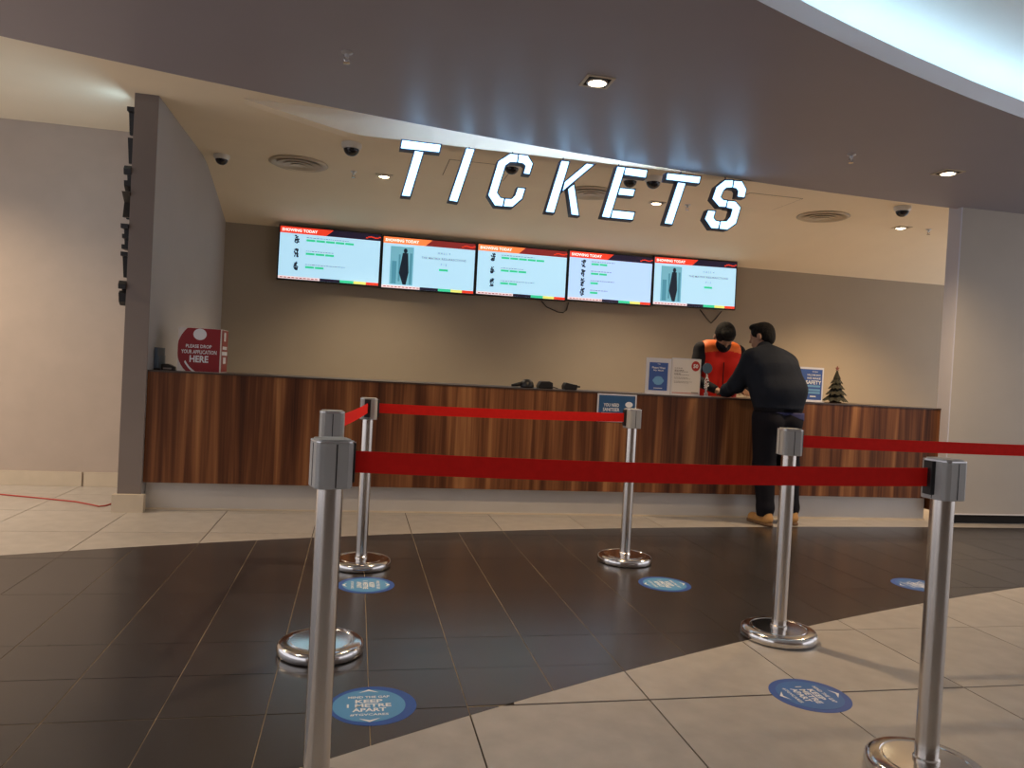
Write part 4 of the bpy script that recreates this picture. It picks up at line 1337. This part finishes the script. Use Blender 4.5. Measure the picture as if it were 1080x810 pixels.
for s_, e_, w_, q in ((shA, elA, wrA, 1), (shB, elB, wrB, -1)):
    F.chain([(s_, 0.056), (e_, 0.043), (w_, 0.030)], 0.03)
    hand(F, w_ + V3(0, -0.01, 0), (0.3 * q, -1, -0.12), (0, -0.1, 1), (q, 0.2, 0), 0.35)
face = unit((-0.10, -0.70, -0.78))
L, R = head(F, hc, face, V3(0, 0, 1), 1.13)
F.mesh('body', M_SKIN, P, B1)
H = Field(hc - 0.18, hc + 0.18, 0.0055)
H.ell(L(0, -0.016, 0.038), (0.0972, 0.1164, 0.1085), R, 0.01); H.ell(L(0, -0.06, -0.02), (0.0768, 0.0621, 0.0746), R, 0.03); H.ell(L(0, 0.05, 0.095), (0.0701, 0.0565, 0.0362), R, 0.02)
H.cut(L(0, 0.092, 0.045), np.array(R[1]) * 0.75 - np.array(R[2]) * 0.65); H.cut(L(0, 0, -0.075), -np.array(R[2]))
H.mesh('hair', M_HAIR, P, B1)
Mk = Field(hc - 0.18, hc + 0.18, 0.0055)
Mk.ell(L(0, 0.030, -0.050), (0.0746, 0.0881, 0.0791), R, 0.02); Mk.cone(L(0, 0.09, 0.0), L(0, 0.108, -0.03), 0.014, 0.018, 0.02)
Mk.cut(L(0, 0.08, -0.012), np.array(R[2])); Mk.cut(L(0, 0.012, -0.05), -np.array(R[1]))
Mk.mesh('face_mask', M_BSLEEVE, P, B1)
# shirt with black sleeves, then the vest over it
Sh = Field(lo, hi, 0.0085)
for q in (-1, 1):
    Sh.chain([(pel + sv * 0.08 * q, 0.112), (wai + sv * 0.07 * q, 0.105), (che + sv * 0.08 * q, 0.112), (che + sv * 0.085 * q + V3(0, -0.02, 0.085), 0.092)], 0.05)
Sh.cone(shA, shB, 0.070, 0.070, 0.05)
Sh.cone(nkb + V3(0, 0.02, -0.03), nkb + V3(0, -0.015, 0.03), 0.072, 0.064, 0.03)
for s_, e_, w_ in ((shA, elA, wrA), (shB, elB, wrB)):
    Sh.chain([(s_, 0.076), (e_, 0.060), (w_ + (e_ - w_) * 0.12, 0.042)], 0.03)
Sh.cut((0, 0, 0.90), (0, 0, -1))
Sh.mesh('shirt', M_BSLEEVE, P, B1)
Ve = Field(lo, hi, 0.0085)
for q in (-1, 1):
    Ve.chain([(pel + sv * 0.095 * q + V3(0, 0, -0.02), 0.130), (wai + sv * 0.09 * q, 0.125), (che + sv * 0.09 * q, 0.130), (che + sv * 0.10 * q + V3(0, -0.022, 0.09), 0.105)], 0.05)
Ve.cone(shA * 0.86 + shB * 0.14, nkb + V3(0, 0.03, -0.02), 0.084, 0.075, 0.05); Ve.cone(shB * 0.86 + shA * 0.14, nkb + V3(0, 0.03, -0.02), 0.084, 0.075, 0.05)
Ve.cone(shA * 0.80 + shB * 0.20, shB * 0.80 + shA * 0.20, 0.092, 0.092, 0.05)
Ve.cut((0, 0, 0.88), (0, 0, -1))
ne = nkb + V3(0, -0.06, 0.03)
ve = Ve.mesh('vest', M_VEST, P, B1)
ve.data.materials.append(M_VESTO)
for pl_ in ve.data.polygons:
    c_ = pl_.center
    if c_.z > 1.500 - 0.16 * abs(c_.x) and pl_.normal.z > -0.2: pl_.material_index = 1
MB().box(-0.004, 0.004, -0.006, 0.0, 0.95 - 1.2, 1.38 - 1.2).build('zip', M_BSLEEVE, ve).location = (cx - B1[0] - 0.01, 6.835 - B1[1] - 0.02, 1.2)
Tr = Field(V3(3.2, 6.7, 0.0), V3(3.95, 7.3, 1.0), 0.0095)
for q in (-1, 1): Tr.cone(V3(cx, 7.0, 0.95) + sv * 0.08 * q, V3(cx, 7.0, 0.86) + sv * 0.08 * q, 0.105, 0.115, 0.04)
for h_, x in ((hA, -0.10), (hB, 0.10)):
    Tr.chain([(h_, 0.11), (V3(cx + x, 6.98, 0.49), 0.085), (V3(cx + x, 7.02, 0.10), 0.068)], 0.03)
Tr.cut((0, 0, 0.075), (0, 0, -1)); Tr.cut((0, 0, 0.96), (0, 0, 1))
Tr.mesh('trousers', M_TROUSER, P, B1)
M_SHOE, _keep = MATS['black_plastic'], M_SHOE
shoe(P, (cx - 0.10, 7.10), (cx - 0.12, 6.83), B1)
shoe(P, (cx + 0.10, 7.10), (cx + 0.12, 6.83), B1)
M_SHOE = _keep
